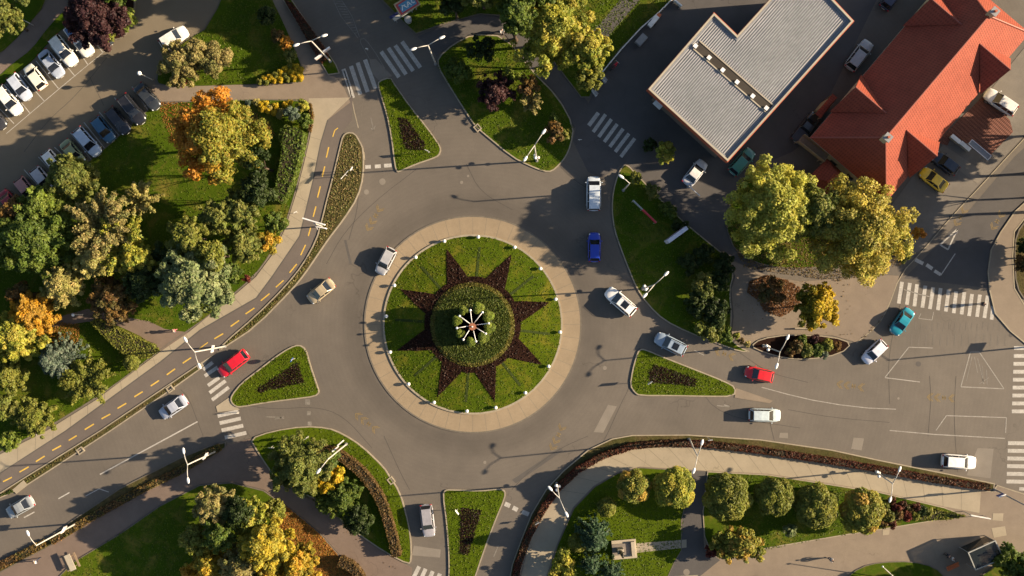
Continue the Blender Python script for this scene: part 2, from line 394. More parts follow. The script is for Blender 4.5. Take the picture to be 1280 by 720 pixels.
slab('lawn_north_east', [(547, 72), (566, 55), (592, 42), (632, 45), (664, 87), (698, 121), (718, 158), (714, 182), (708, 196), (700, 206), (690, 215), (680, 215), (660, 207), (640, 197), (605, 168), (597, 161), (590, 153), (575, 130), (560, 106), (547, 84)], M_grass, .12, M_kerb, .16)
# splitter islands
slab('island_north_west', [(472, 108), (473, 101), (488, 96), (493, 104), (514, 134), (535, 160), (549, 180), (552, 187), (549, 195), (541, 199), (520, 206), (502, 214), (496, 216), (493, 207), (489, 172), (483, 142)], M_grassm, .13, M_kerb, .16)
slab('soil_bed', [(499, 148), (509, 150), (530, 180), (529, 187), (509, 186), (505, 178)], M_soil, .16, sm=0)
slab('island_west', [(288, 502), (289, 494), (302, 478), (322, 463), (345, 445), (362, 434), (374, 430), (383, 436), (388, 455), (398, 484), (400, 491), (394, 496), (370, 499), (330, 504), (303, 509), (295, 509)], M_grassm, .13, M_kerb, .16)
slab('soil_bed', [(372, 454), (380, 477), (323, 490), (322, 486)], M_soil, .16, sm=0)
slab('island_south', [(553, 618), (556, 612), (562, 611), (600, 613), (624, 610), (632, 613), (632, 622), (620, 650), (605, 690), (590, 735), (560, 735), (561, 700), (558, 655)], M_grassm, .13, M_kerb, .16)
slab('soil_bed', [(577, 635), (601, 638), (585, 693), (575, 690)], M_soil, .16, sm=0)
slab('island_east', [(796, 441), (800, 436), (806, 436), (830, 446), (868, 461), (906, 476), (920, 484), (918, 496), (880, 496), (840, 495), (799, 495), (793, 491), (787, 482), (790, 462)], M_grassm, .13, M_kerb, .16)
slab('soil_bed', [(817, 457), (826, 459), (870, 474), (869, 482), (812, 477), (813, 465)], M_soil, .16, sm=0)
sheet('traffic_island_paving', [(920, 485), (966, 501), (962, 504), (918, 497)], M_plaza, .05)
sheet('traffic_island_paving', [(270, 508), (286, 497), (296, 509), (300, 512), (272, 515)], M_walk, .05)
sheet('traffic_island_paving', [(462, 74), (470, 74), (490, 95), (474, 101), (464, 90)], M_patch, .006)
# EAST ------------------------------------------------------------------
slab('lawn_east', [(777, 208), (783, 204), (800, 222), (820, 243), (850, 273), (880, 298), (915, 326), (917, 345), (912, 362), (915, 395), (912, 422), (925, 434), (940, 440), (925, 440), (900, 431), (860, 416), (830, 401), (810, 382), (795, 360), (785, 336), (775, 310), (767, 286), (764, 260), (766, 238), (771, 220)], M_grass, .12, M_kerb, .15)
slab('plaza', [(905, 322), (960, 345), (1000, 352), (1110, 344), (1124, 345), (1110, 384), (1098, 405), (1070, 428), (1040, 419), (985, 417), (950, 422), (936, 432), (914, 421), (917, 395), (914, 362), (919, 345)], M_plaza, .05, None, sm=0)
slab('lawn_under_trees', [(918, 232), (960, 205), (1010, 215), (1110, 262), (1135, 290), (1126, 312), (1100, 330), (1000, 336), (960, 334), (920, 318), (905, 280)], M_grass, .10, M_kerbd, .12)
slab('planted_bed', [(937, 433), (950, 423), (985, 417.5), (1040, 420), (1066, 429), (1050, 443), (1010, 450), (980, 448), (955, 441)], M_soil, .14, M_kerb, .13)
kerbline('kerb_line', [(1070, 429), (1098, 406), (1110, 385), (1125, 343), (1152, 315), (1190, 270), (1230, 228), (1268, 186), (1330, 120)], .12, .06, M_kerb)
M_fore = surf('forecourt_concrete', [(.16, .145, .125), (.21, .185, .155)], .25, .15, bump=.008, cracks=.2)
slab('forecourt', [(1110, 262), (1140, 222), (1175, 185), (1232, 120), (1280, 60), (1340, 0), (1340, 105), (1268, 182), (1230, 224), (1188, 268), (1150, 313), (1132, 322), (1130, 290)], M_fore, .03, None, sm=0)
sheet('brick_forecourt', [(1170, 178), (1231, 118), (1262, 150), (1266, 165), (1237, 195), (1222, 190), (1190, 170), (1184, 182)], M_brick, .05)
sheet('forecourt_path', [(1180, 182), (1226, 212), (1222, 218), (1228, 224), (1222, 230), (1168, 190)], M_patch, .045)
slab('pavement_east', [(1340, 200), (1290, 244), (1268, 264), (1250, 290), (1238, 312), (1234, 340), (1236, 362), (1243, 392), (1262, 414), (1285, 433), (1340, 440), (1340, 380), (1280, 380), (1268, 360), (1266, 320), (1268, 290), (1285, 268), (1340, 230)], M_plaza, .10, M_kerb, .15, sm=0)
slab('lawn_right_edge', [(1340, 235), (1285, 270), (1269, 292), (1267, 320), (1269, 358), (1282, 378), (1340, 378)], M_rough, .13, M_kerbd)
# SOUTH-WEST ------------------------------------------------------------
slab('pavement_south_west', [(-70, 745), (0, 716), (60, 684), (112, 652), (175, 618), (225, 592), (270, 565), (284, 556), (314, 548), (335, 585), (360, 610), (405, 628), (446, 668), (482, 692), (515, 710), (512, 745), (460, 745), (430, 700), (400, 665), (370, 640), (330, 612), (290, 602), (250, 605), (200, 631), (150, 666), (92, 702), (50, 745)], M_path, .05, None, sm=0)
slab('planting_strip', [(283, 552), (282, 560), (270, 566), (225, 592), (175, 617), (112, 652), (82, 672), (62, 683), (0, 716), (-70, 745), (-70, 728), (0, 700), (62, 670), (95, 647), (150, 610), (225, 572), (262, 557)], M_rough, .11, M_kerbd, .14, sm=0)
slab('lawn_south_west', [(312, 548), (340, 538), (380, 532), (410, 534), (428, 541), (452, 556), (480, 583), (487, 594), (500, 614), (508, 640), (514, 668), (515, 700), (511, 706), (482, 691), (448, 668), (425, 650), (405, 628), (385, 620), (360, 608), (345, 598), (335, 585), (320, 562)], M_grassm, .13, M_kerb, .16)
sheet('shrub_bed', [(335, 585), (330, 570), (350, 555), (400, 552), (425, 563), (455, 600), (468, 640), (470, 675), (448, 668), (425, 650), (405, 628), (385, 620), (360, 608)], M_grass, .135)
slab('lawn_south', [(50, 745), (92, 702), (150, 667), (200, 632), (250, 606), (290, 603), (330, 613), (370, 641), (400, 666), (430, 701), (458, 745)], M_grass, .13, M_kerbd, .1, sm=0)
sheet('leaf_litter', [(352, 630), (370, 641), (400, 666), (430, 701), (450, 735), (320, 735), (330, 690), (345, 660)], M_litter, .136, sm=1)
# SOUTH-EAST ------------------------------------------------------------
slab('pavement_south_east', [(636, 770), (646, 724), (664, 668), (684, 632), (704, 606), (730, 586), (760, 570), (790, 561), (830, 557), (880, 558), (950, 567), (1040, 581), (1100, 591), (1180, 606), (1240, 614), (1246, 606), (1290, 620), (1290, 650), (1360, 660), (1360, 770), (840, 770), (870, 720), (700, 730), (680, 770)], M_plaza, .06, M_kerb, .15, sm=0)
sheet('concrete_walk', [(647, 740), (664, 668), (684, 632), (704, 606), (730, 586), (760, 570), (790, 561), (830, 557), (880, 558), (950, 567), (1040, 581), (1100, 591), (1180, 606), (1226, 613), (1224, 641), (1180, 633), (1100, 614), (960, 592), (880, 588), (800, 583), (772, 590), (742, 607), (716, 634), (696, 680), (676, 740)], M_walk, .064)
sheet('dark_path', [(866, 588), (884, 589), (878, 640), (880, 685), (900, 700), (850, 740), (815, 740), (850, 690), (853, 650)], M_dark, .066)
slab('hedge_bed', [(632, 745), (640, 705), (652, 672), (664, 642), (682, 612), (704, 588), (735, 562), (765, 548), (790, 543.5), (860, 543), (950, 549), (1040, 562), (1100, 575), (1200, 595), (1243, 604), (1242, 613), (1180, 606), (1100, 591), (1040, 581), (950, 567), (880, 558), (830, 557), (790, 561), (760, 570), (730, 586), (704, 606), (684, 632), (664, 668), (648, 715), (642, 745)], M_rough, .12, M_kerb, .14, sm=0)
slab('lawn_south_east', [(676, 745), (684, 722), (697, 680), (717, 635), (743, 608), (772, 591), (800, 584), (865, 588), (858, 625), (852, 650), (852, 688), (843, 703), (824, 745)], M_grassm, .13, M_kerbd, .1, sm=0)
slab('lawn_ball_trees', [(884, 589), (960, 593), (1100, 615), (1180, 634), (1207, 645), (1160, 652), (1100, 662), (1060, 668), (960, 685), (905, 699), (888, 690), (880, 670), (878, 640)], M_grass, .13, M_kerb, .12, sm=0)
slab('lawn_bottom_right', [(1040, 760), (1054, 724), (1075, 708), (1100, 702), (1140, 701), (1168, 708), (1184, 724), (1190, 760)], M_grass, .13, M_kerbd, .1)
slab('lawn_bottom_edge', [(1222, 722), (1244, 706), (1280, 690), (1360, 680), (1360, 760), (1222, 760)], M_grass, .13, M_kerbd, .1, sm=0)
sheet('monument_path', [(782, 680), (858, 674), (858, 684), (782, 692)], M_walk, .14)
for q in ([(1101+140, 641.5), (1254, 641.5), (1253, 651), (1240, 650)], [(1239, 660), (1256, 657.5), (1258, 669), (1242, 672)], [(1103, 662), (1112, 661), (1111, 668), (1103, 669)]):
    sheet('paving_patch', q, M_walk, .075)

# ------------------------------------------------------------ painted markings
def mark(name, mat, polys, z=.009):
    mb = MB()
    for p in polys: mb.sheet(ccw(PL(p)), z)
    return tag(mb.build(name, mat), kind='structure')
def seg(a, b, w=1.3):
    a = Vector(a); b = Vector(b); d = (b-a).normalized(); n = Vector((-d.y, d.x))*w/2
    return [a+n, b+n, b-n, a-n]
def pline(pts, w=1.3): return [seg(pts[i], pts[i+1], w) for i in range(len(pts)-1)]
Z = lambda ox, oy, L: [(((ox+a/4), (oy+b/4)), ((ox+c/4), (oy+d/4))) for a, b, c, d in L]
D = lambda ox, oy, s, L: [((ox+a/s, oy+b/s), (ox+c/s, oy+d/s)) for a, b, c, d in L]
mark('crosswalk', M_white, [seg(a, b, 5.2) for a, b in Z(320, 0, [(437, 345, 485, 490), (475, 330, 522, 473), (508, 313, 558, 460), (545, 298, 598, 443)])])
mark('crosswalk', M_white, [seg(a, b, 5) for a, b in Z(320, 0, [(626, 258, 715, 386), (662, 240, 750, 372), (696, 227, 786, 355), (730, 208, 822, 338)])])
mark('crosswalk', M_white, [seg((748, 141), (736, 157), 5)]+[seg((757+7.3*i, 143+6*i), (741.5+6.9*i, 165+6.2*i), 4.4) for i in range(6)])
mark('crosswalk', M_white, [seg(a, b, 4.6) for a, b in D(1080, 320, 4.8, [(228, 155, 208, 285), (275, 162, 257, 292), (318, 170, 302, 302), (368, 178, 350, 310), (415, 188, 395, 318), (460, 193, 443, 325), (508, 203, 490, 333), (553, 212, 538, 343), (602, 217, 585, 350), (648, 228, 630, 360), (695, 232, 678, 365), (742, 238, 722, 372), (775, 300, 765, 382)])])
mark('crosswalk', M_white, [seg((1267.5-i*.35, 435+9.9*i), (1300, 435+9.9*i), 4.6) for i in range(9)])
mark('crosswalk', M_white, [seg((1258+.4*(5-i), 553.8+9.6*i), (1300, 554.5+9.6*i), 4.8) for i in range(6)]+[seg((1274, 611), (1300, 612), 4)])
mark('crosswalk', M_white, [seg(a, b, 4.4) for a, b in [((254, 462), (266, 453)), ((256, 470), (272, 459)), ((260, 482), (274, 472)), ((262, 491), (282, 476)), ((265, 500), (286, 484))]])
mark('crosswalk', M_white, [seg(a, b, 4.6) for a, b in [((272, 520), (298, 514)), ((274.5, 529), (301, 523)), ((277, 538), (304, 532)), ((281, 547), (308, 541))]])
mark('crosswalk', M_white, [seg(a, b, 5) for a, b in [((524, 708), (517, 722)), ((532, 711), (525, 727)), ((541, 714), (534, 730)), ((550, 717), (543, 733))]])
mark('give_way_blocks', M_white, [seg((456.5, 208.8), (463.5, 208.4), 4.6), seg((468.5, 208.2), (476, 207.6), 4.6), seg((480, 207.2), (489.5, 206.6), 4.6)])
mark('give_way_blocks', M_whitef, [seg((384.5, 499), (384.5, 506), 6), seg((386, 514), (386, 519), 5), seg((387, 527), (387, 532), 5)])
mark('give_way_blocks', M_white, [seg((631, 629.5), (637.5, 632.5), 5.5), seg((641, 634.5), (647, 637.5), 5.5), seg((652.5, 639.5), (661, 643), 5.5)])
mark('give_way_blocks', M_white, [seg((1144, 324.5), (1154, 329.5), 4.5), seg((1158, 331), (1165.5, 336), 4.5), seg((1168, 338.5), (1176, 343.5), 4)])
mark('give_way_block', M_patch, [[(517, 682), (551, 687), (550, 697), (515, 694)]])
mark('asphalt_patch', M_patch, [[(760, 506), (771, 508), (754, 541), (742, 540)], [(1222, 560), (1242, 561), (1238, 598), (1208, 594), (1211, 586)], [(1067, 547), (1080, 548), (1077, 563), (1064, 561)], [(975, 541), (985, 541), (985, 548), (974, 547)]], .006)
mark('asphalt_patch', M_patchd, [[(640, 600), (700, 560), (704, 563), (645, 604)], [(430, 300), (433, 300), (440, 330), (437, 330)]], .005)
# white lines
M_whitel = surf('white_paint_thin', [(.36, .33, .28), (.46, .43, .38)], .4, .4, bump=.003, sm=1.2, sf=5)
M_ghost = surf('ghost_paint', [(.148, .13, .108), (.175, .155, .13)], .2, .3, bump=.003)
LE = []
L = []
L += pline([(125, 593), (247, 527)], 1.5)+pline([(73, 623.5), (87, 615.5)], 1.4)+pline([(30, 647), (43, 640)], 1.4)+pline([(107, 620), (124, 611), (136, 615)], 1)
LE += pline([(952, 484), (985, 493), (1015, 500), (1050, 506), (1085, 510), (1120, 511.5)], 1.1)+pline([(868, 438), (880, 444)], 1)+pline([(905, 506), (912, 508)], 1)
LE += pline([(1136, 434), (1106, 472), (1150, 477.5)], 1.1)+pline([(1136, 434), (1166, 435)], .9)
LE += pline([(1213, 440), (1224, 440), (1255, 486), (1201, 483.5), (1213, 440)], 1.1)
LE += pline([(1112, 538), (1168, 543), (1256, 548)], 1.2)+pline([(1170, 538), (1183, 519.5), (1258, 522), (1257, 541)], 1.1)
LE += pline([(1130, 362), (1150, 368), (1163, 371)], .8)+pline([(1151, 392), (1148, 398), (1165, 400), (1167, 390)], .7)
L += pline([(1197, 286), (1175, 306), (1185, 312), (1197, 286)], 1.8)+pline([(1194, 317), (1176, 344)], 1.2)
L += pline([(457, 99), (448, 176), (449, 176)], .01)
L += pline([(380, 505), (396, 520)], .01)
mark('worn_white_line', M_whitel, LE)
mark('white_line', M_white, [p for p in L if (Vector(p[0])-Vector(p[1])).length > 1.5])
mark('hatching', M_whitef, [seg(a, b, .7) for a, b in [((1215, 445), (1208, 476)), ((1218, 446), (1222, 466)), ((1222, 448), (1230, 480)), ((1228, 458), (1229, 480)), ((1233, 462), (1234, 481)), ((1224, 480), (1236, 472))]])
mark('ghost_markings', M_ghost, [seg((1145+i*7, 402+1.5*(i % 3)), (1144+i*7, 412+2*(i % 2)), 1.2) for i in range(16)]+[seg((1140+i*9, 418), (1139+i*9, 432), 1.6) for i in range(14)], .006)
# sealed cracks and paving seams in the asphalt
SC = []
for pts in [[(801, 436), (795, 455), (787, 484), (776, 505), (760, 541), (752, 556)], [(1162, 470), (1164, 500), (1160, 545)], [(1130, 362), (1110, 440), (1112, 505)], [(520, 212), (470, 250), (430, 290), (408, 330)], [(446, 210), (449, 255), (436, 300)],
            [(480, 545), (500, 590), (512, 612)], [(226, 487), (236, 497), (247, 527), (254, 545)], [(700, 208), (716, 224), (742, 240)], [(735, 545), (700, 560), (660, 590), (640, 612)], [(960, 518), (970, 560), (972, 562)], [(925, 441), (960, 466), (1010, 478)], [(1195, 470), (1192, 520), (1197, 590)],
            [(300, 505), (340, 512), (395, 508), (430, 520), (465, 560)], [(583, 205), (600, 240), (640, 262)], [(985, 512), (1040, 522), (1112, 528)], [(420, 150), (430, 118)], [(135, 70), (95, 120), (60, 150), (30, 190)], [(112, 96), (130, 132)], [(870, 480), (900, 520), (1000, 535)]]:
    ln = chaikin([Vector(p) for p in pts], 2, closed=False)
    SC += pline([(p.x, p.y) for p in ln], .55)
mark('sealed_cracks', surf('bitumen_seal', [(.075, .068, .06), (.10, .09, .078)], .3, .3, bump=.003), SC, .0075)
# ladder marking on the north road
L = pline([(416.5, 0), (426, 20), (447.5, 47.5)], .8)+pline([(427, 0), (440, 20), (449.5, 46.5)], .8)
for i in range(13):
    t = i/13
    a = Vector((417.5, 1)).lerp(Vector((445, 45)), t); b = Vector((428.5, 2)).lerp(Vector((449, 44)), t)
    L.append(seg(a, b, .8))
L += pline([(462, 74), (450.5, 53), (451, 49), (455, 48), (460, 53), (470, 67), (487, 96)], .8)
L += pline([(322+135, 99), (457, 112)], .01)
mark('median_ladder_marking', M_whitef, [p for p in L if (Vector(p[0])-Vector(p[1])).length > 1])
mark('edge_line', M_kerb, pline([(430, 88), (437, 110), (443, 140), (448, 160)], 1.2)+pline([(455, 190), (456, 200)], 1))
mark('lane_arrow', M_whitef, pline([(463.5, 147), (467, 163), (463.5, 160)], 1.1)+[seg((467, 163), (469, 157), 1.1)])
mark('lane_arrow', M_whitef, pline([(332, 521), (349, 521.5), (355, 523)], 1.1)+[seg((343, 524), (355, 521), 1.1)])
mark('lane_arrow', M_whitef, pline([(896, 507), (912, 508.5)], 1.1)+pline([(617, 696), (623, 682)], 1.2))
# parking stalls
L = pline([(8, 167), (74, 111), (138, 58)], .7)
for a, b in [((-6, 130), (17.5, 154.5)), ((8, 105), (37.5, 141.5)), ((25, 92), (55, 126)), ((45, 76), (73, 110.5)), ((63, 58), (94, 95.5)), ((82, 40), (110, 81)), ((102, 32), (129, 66))]:
    L.append(seg(a, b, 1))
for a, b in [((30, 212), (53, 238)), ((48, 196), (72, 222)), ((68, 184), (92, 206)), ((88, 166), (118, 204)), ((105, 153), (133, 188)), ((124, 140), (152, 173)), ((143, 122), (170, 158)), ((165, 108), (190, 145))]:
    L.append(seg(a, b, 1))
mark('parking_bay_lines', M_white, L, .012)
# yellow cycle-path dashes
L = []
for a, b in [((411, 184), (408, 197)), ((406, 208), (403, 221)), ((400.5, 233), (397, 247)), ((395, 258), (391.5, 271)), ((388.5, 284), (385.5, 295)), ((382, 306), (376, 319)), ((371, 330), (362, 341)), ((354.5, 350.5), (345, 359)), ((337, 367), (326, 376))]:
    L.append(seg(a, b, 1.5))
for a, b in [((318, 385), (307, 392.5)), ((299, 400.5), (288.5, 408)), ((279, 417), (268, 423.5)), ((239, 447), (228.5, 454)), ((219, 461), (208.5, 468.5)), ((199, 475.5), (188.5, 482.5)), ((178.5, 489.5), (168, 496)), ((158, 504), (147, 510.5)), ((138, 517.5), (127, 523.5)), ((117.5, 530), (106, 537)), ((96, 544.5), (86, 550.5)), ((76.5, 557), (65.5, 563)), ((56, 570), (45, 577)), ((36, 583.5), (24.5, 590)), ((15, 596.5), (4, 602))]:
    L.append(seg(a, b, 1.6))
L += pline([(416, 171), (418.5, 163), (422.5, 160)], 1.2)+pline([(260, 428), (249, 436)], 1.2)
mark('cycle_path_dashes', M_yel, L, .036)
# faded yellow chevrons and bus symbols on the carriageway
def chevs(px, py, ang, n=4, s=5.0, gap=9):
    out = []; c, q = math.cos(R(ang)), math.sin(R(ang))
    tr = lambda x, y: (px+x*c-y*q, py+x*q+y*c)
    for i in range(n):
        x = (i-(n-1)/2)*gap
        if i == n//2:
            out += [seg(tr(x-1, -s*.55), tr(x-1, s*.55), 1.2), seg(tr(x+2, -s*.55), tr(x+2, s*.55), 1.1), seg(tr(x-2, 0), tr(x+3, 0), 1)]
        else:
            out += [seg(tr(x+s*.5, -s), tr(x-s*.5, 0), 1.2), seg(tr(x-s*.5, 0), tr(x+s*.5, s), 1.2), seg(tr(x+s*.5+2.4, -s), tr(x-s*.5+2.4, 0), .9), seg(tr(x-s*.5+2.4, 0), tr(x+s*.5+2.4, s), .9)]
    return out
mark('worn_chevrons', M_yelf, chevs(467, 274, -60)+chevs(457, 527, 38)+chevs(1062, 482, 8)+chevs(1175, 497, 3)+chevs(696, 548, 115+180)+chevs(905, 442, 20, 3)+chevs(1246, 277, -58, 3)+chevs(1200, 272, -60, 3), .007)
# manhole covers
for (px, py, r) in [(1148, 455, 3.2), (478, 227, 4), (458, 240, 3.2), (1263.5, 419, 2.5), (577, 228, 2), (600, 505, 2), (756, 460, 2.5), (585, 220, 1.6), (606, 578, 2), (1123, 498, 1.5), (858, 715, 4)]:
    c = P(px, py); n = 20
    tag(MB().sheet([(c.x+r/K*math.cos(2*math.pi*i/n), c.y+r/K*math.sin(2*math.pi*i/n)) for i in range(n)], .068 if px == 858 else .011).build('manhole_cover', M_patch if px < 1140 else M_patchd), kind='structure')
# slab joints across the concrete walks, radial joints in the apron
M_joint = surf('slab_joint', [(.20, .17, .125), (.24, .205, .15)], .2, .2, bump=.002)
def joints(a, b, step, w, z, name):
    ca = [P(*q) for q in a]; cb = [P(*q) for q in b]
    def at(line, s):
        ls = [(line[i+1]-line[i]).length for i in range(len(line)-1)]; t = s*sum(ls)
        for i, l in enumerate(ls):
            if t <= l: return line[i].lerp(line[i+1], t/l)
            t -= l
        return line[-1]
    n = int(sum((ca[i+1]-ca[i]).length for i in range(len(ca)-1))/step); mb = MB()
    for i in range(1, n):
        p, q = at(ca, i/n), at(cb, i/n); d = (q-p).normalized(); nn = Vector((-d.y, d.x))*w/2
        mb.sheet(ccw([p+nn, q+nn, q-nn, p-nn]), z)
    tag(mb.build(name, M_joint), kind='structure')
joints([(684, 632), (704, 606), (730, 586), (760, 570), (790, 561), (830, 557), (880, 558), (950, 567), (1040, 581), (1100, 591), (1180, 606), (1226, 613)], [(716, 634), (742, 607), (772, 590), (800, 583), (825, 584), (850, 586), (880, 588), (960, 592), (1040, 604), (1100, 614), (1180, 633), (1224, 641)], 2.6, .05, .068, 'walk_joints')
joints([(391, 146), (388, 170), (380, 205), (371, 240), (357, 285), (341, 318), (320, 346), (285, 376), (236, 415), (200, 440), (120, 500), (59, 538), (0, 568)], [(409, 150), (400, 180), (391, 225), (380, 265), (370, 300), (345, 340), (330, 362), (295, 390), (250, 412), (205, 448), (130, 504), (82, 538), (0, 591)], 2.6, .05, .058, 'walk_joints')
mb = MB()
for i in range(48):
    a = 2*math.pi*i/48; c, s_ = math.cos(a), math.sin(a); w_ = .025
    mb.sheet(ccw([Vector((ISL.x+r*c-sg*s_*w_, ISL.y+r*s_+sg*c*w_)) for r, sg in ((11.9, -1), (14.1, -1), (14.1, 1), (11.9, 1))]), .064)
tag(mb.build('apron_joints', M_joint), kind='structure')
# apron and island
def disc(name, r0, r1, mat, z0, z1, n=128, dome=0, rings=1):
    mb = MB(); vs = []; fs = []
    rr = [r0+(r1-r0)*i/rings for i in range(rings+1)]
    for i, r in enumerate(rr):
        zz = z1+dome*(1-(r/(112/K))**2)
        for k in range(n): vs.append((ISL.x+r*math.cos(2*math.pi*k/n), ISL.y+r*math.sin(2*math.pi*k/n), zz))
    for i in range(rings):
        for k in range(n): fs.append((i*n+k, (i+1)*n+k, (i+1)*n+(k+1) % n, i*n+(k+1) % n))
    mb.add(vs, fs)
    m = len(mb.v)
    mb.add([(ISL.x+r1*math.cos(2*math.pi*k/n), ISL.y+r1*math.sin(2*math.pi*k/n), z0) for k in range(n)], [])
    mb.f += [((rings)*n+k, m+k, m+(k+1) % n, rings*n+(k+1) % n) for k in range(n)]
    return tag(mb.build(name, mat), kind='structure')
disc('roundabout_apron', 11.4, 136/K, M_apron, -.02, .06)
disc('apron_edge', 136/K-.18, 136/K+.02, M_kerbd, -.02, .065)
disc('island_kerb', 112/K-.2, 112/K+.05, M_kerb, 0, .20)
# ------------------------------------------------------------ foliage
PAL = {
 'yellowgreen': [(.14, .15, .020), (.19, .18, .025), (.095, .115, .018), (.21, .18, .03)],
 'olive': [(.085, .10, .020), (.12, .122, .028), (.065, .08, .018)],
 'green': [(.065, .095, .014), (.09, .115, .018), (.045, .07, .012)],
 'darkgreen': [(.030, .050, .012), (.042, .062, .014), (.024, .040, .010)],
 'bright': [(.12, .16, .02), (.16, .19, .03), (.09, .12, .02)],
 'purple': [(.075, .032, .034), (.10, .045, .042), (.045, .02, .024)],
 'yellow': [(.52, .38, .02), (.42, .33, .02), (.58, .40, .03)],
 'gold': [(.33, .225, .022), (.24, .19, .022), (.38, .23, .03), (.17, .15, .02)],
 'orange': [(.36, .145, .018), (.30, .165, .02), (.40, .20, .03)],
 'orangegreen': [(.34, .15, .02), (.17, .15, .02), (.13, .13, .02), (.28, .16, .02), (.12, .14, .02)],
 'amber': [(.45, .25, .02), (.38, .22, .03), (.30, .19, .03)],
 'bluegreen': [(.115, .15, .105), (.09, .125, .085), (.15, .18, .13)],
 'sage': [(.145, .175, .075), (.18, .20, .09), (.10, .13, .05)],
 'tan': [(.18, .155, .055), (.22, .18, .065), (.13, .13, .04)],
 'pale': [(.21, .19, .06), (.26, .22, .075), (.16, .15, .04)],
 'brown': [(.15, .085, .03), (.11, .075, .025), (.19, .11, .03), (.07, .07, .02)],
 'red': [(.20, .045, .03), (.15, .035, .028), (.24, .07, .035)],
 'rust': [(.17, .055, .032), (.13, .045, .03), (.21, .08, .04), (.10, .06, .03)],
 'hedgebrown': [(.24, .145, .055), (.20, .13, .05), (.28, .17, .07), (.17, .12, .04)],
 'hedgegreen': [(.11, .12, .02), (.14, .14, .025), (.09, .10, .018)],
 'bronze': [(.20, .19, .03), (.16, .17, .03), (.32, .21, .04), (.12, .14, .025)],
 'fir': [(.055, .10, .05), (.075, .125, .06), (.04, .075, .04)],
 'strip': [(.16, .10, .03), (.11, .085, .025), (.08, .08, .02), (.14, .075, .03)],
 'ground': [(.06, .085, .018), (.08, .10, .02), (.045, .065, .015)],
}
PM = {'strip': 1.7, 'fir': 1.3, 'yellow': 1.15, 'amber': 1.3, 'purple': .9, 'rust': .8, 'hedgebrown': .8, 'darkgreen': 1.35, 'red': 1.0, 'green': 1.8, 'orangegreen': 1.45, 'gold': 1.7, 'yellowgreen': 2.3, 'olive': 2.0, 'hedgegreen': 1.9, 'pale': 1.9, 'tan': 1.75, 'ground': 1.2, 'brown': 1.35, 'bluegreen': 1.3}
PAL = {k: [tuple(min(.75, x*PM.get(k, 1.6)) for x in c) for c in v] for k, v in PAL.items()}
def leaves_mesh(name, pos, nrm, tint, size, rng, elong=1.5):
    n = len(pos)
    nr = nrm/np.maximum(np.linalg.norm(nrm, axis=1, keepdims=True), 1e-6)
    a = np.cross(nr, rng.normal(size=(n, 3))); a /= np.maximum(np.linalg.norm(a, axis=1, keepdims=True), 1e-6)
    b = np.cross(nr, a)
    s = size*rng.uniform(.6, 1.35, (n, 1))
    fold = nr*s*.18
    q = np.stack([pos-a*s*elong*.5, pos-b*s*.5+fold, pos+a*s*elong*.5, pos+b*s*.5+fold], 1).reshape(-1, 3)
    me = bpy.data.meshes.new(name)
    me.vertices.add(4*n); me.vertices.foreach_set('co', q.astype(np.float32).ravel())
    me.loops.add(4*n); me.loops.foreach_set('vertex_index', np.arange(4*n, dtype=np.int32))
    me.polygons.add(n); me.polygons.foreach_set('loop_start', np.arange(0, 4*n, 4, dtype=np.int32))
    try: me.polygons.foreach_set('loop_total', np.full(n, 4, dtype=np.int32))
    except Exception: pass
    at = me.color_attributes.new('tint', 'FLOAT_COLOR', 'POINT')
    cc = np.concatenate([tint, np.ones((n, 1))], 1)
    at.data.foreach_set('color', np.repeat(cc, 4, 0).astype(np.float32).ravel())
    me.update(calc_edges=True); me.materials.append(M_leaf)
    return me
def tints(rng, n, pal, idx=None, var=.22):
    p = np.array(PAL[pal]) if isinstance(pal, str) else np.array(pal)
    i = rng.integers(0, len(p), n) if idx is None else idx
    mixed = p[i]*.75+p[rng.integers(0, len(p), n)]*.25
    return np.clip(mixed*rng.uniform(1-var, 1+var, (n, 1))*rng.uniform(.93, 1.07, (n, 3)), 0, 1)
def crown(name, lobes, pal, leaf=.26, dens=1.7, seed=0, parent=None, shag=.3, lobepal=None):
    rng = np.random.default_rng(seed)
    L = np.array([l[:4] for l in lobes], float); k = len(L)
    n = int(dens*(4*math.pi*(L[:, 3]**2)*.8).sum()/(leaf*leaf*.75))
    n = min(n, 52000)
    wt = L[:, 3]**2; idx = rng.choice(k, n, p=wt/wt.sum())
    d = rng.normal(size=(n, 3)); d /= np.linalg.norm(d, axis=1, keepdims=True)
    d[:, 2] = np.where(d[:, 2] < -.45, -d[:, 2], d[:, 2])
    rad = L[idx, 3:4]*(1+shag*.25*rng.normal(size=(n, 1))-shag*rng.random((n, 1))**2)
    pos = L[idx, :3]+d*rad
    # leaves buried deep inside a neighbouring clump are dropped
    keep = np.ones(n, bool)
    for j in range(k):
        dd = np.linalg.norm(pos-L[j, :3], axis=1)
        keep &= ~((dd < L[j, 3]*.62) & (idx != j))
    pos, d, idx = pos[keep], d[keep], idx[keep]; n = len(pos)
    nrm = d*.9+rng.normal(size=(n, 3))*.6+np.array([.2, 0, .35])
    if lobepal is None: lp = rng.integers(0, 50, k)
    else: lp = np.array(lobepal)
    p = PAL[pal] if isinstance(pal, str) else pal
    t = tints(rng, n, p, lp[idx] % len(p))
    bright = rng.uniform(.85, 1.15, k); t = t*bright[idx][:, None]
    o = link(bpy.data.objects.new(name, leaves_mesh(name, pos, nrm, t, leaf, rng)))
    if parent: o.parent = parent
    return o
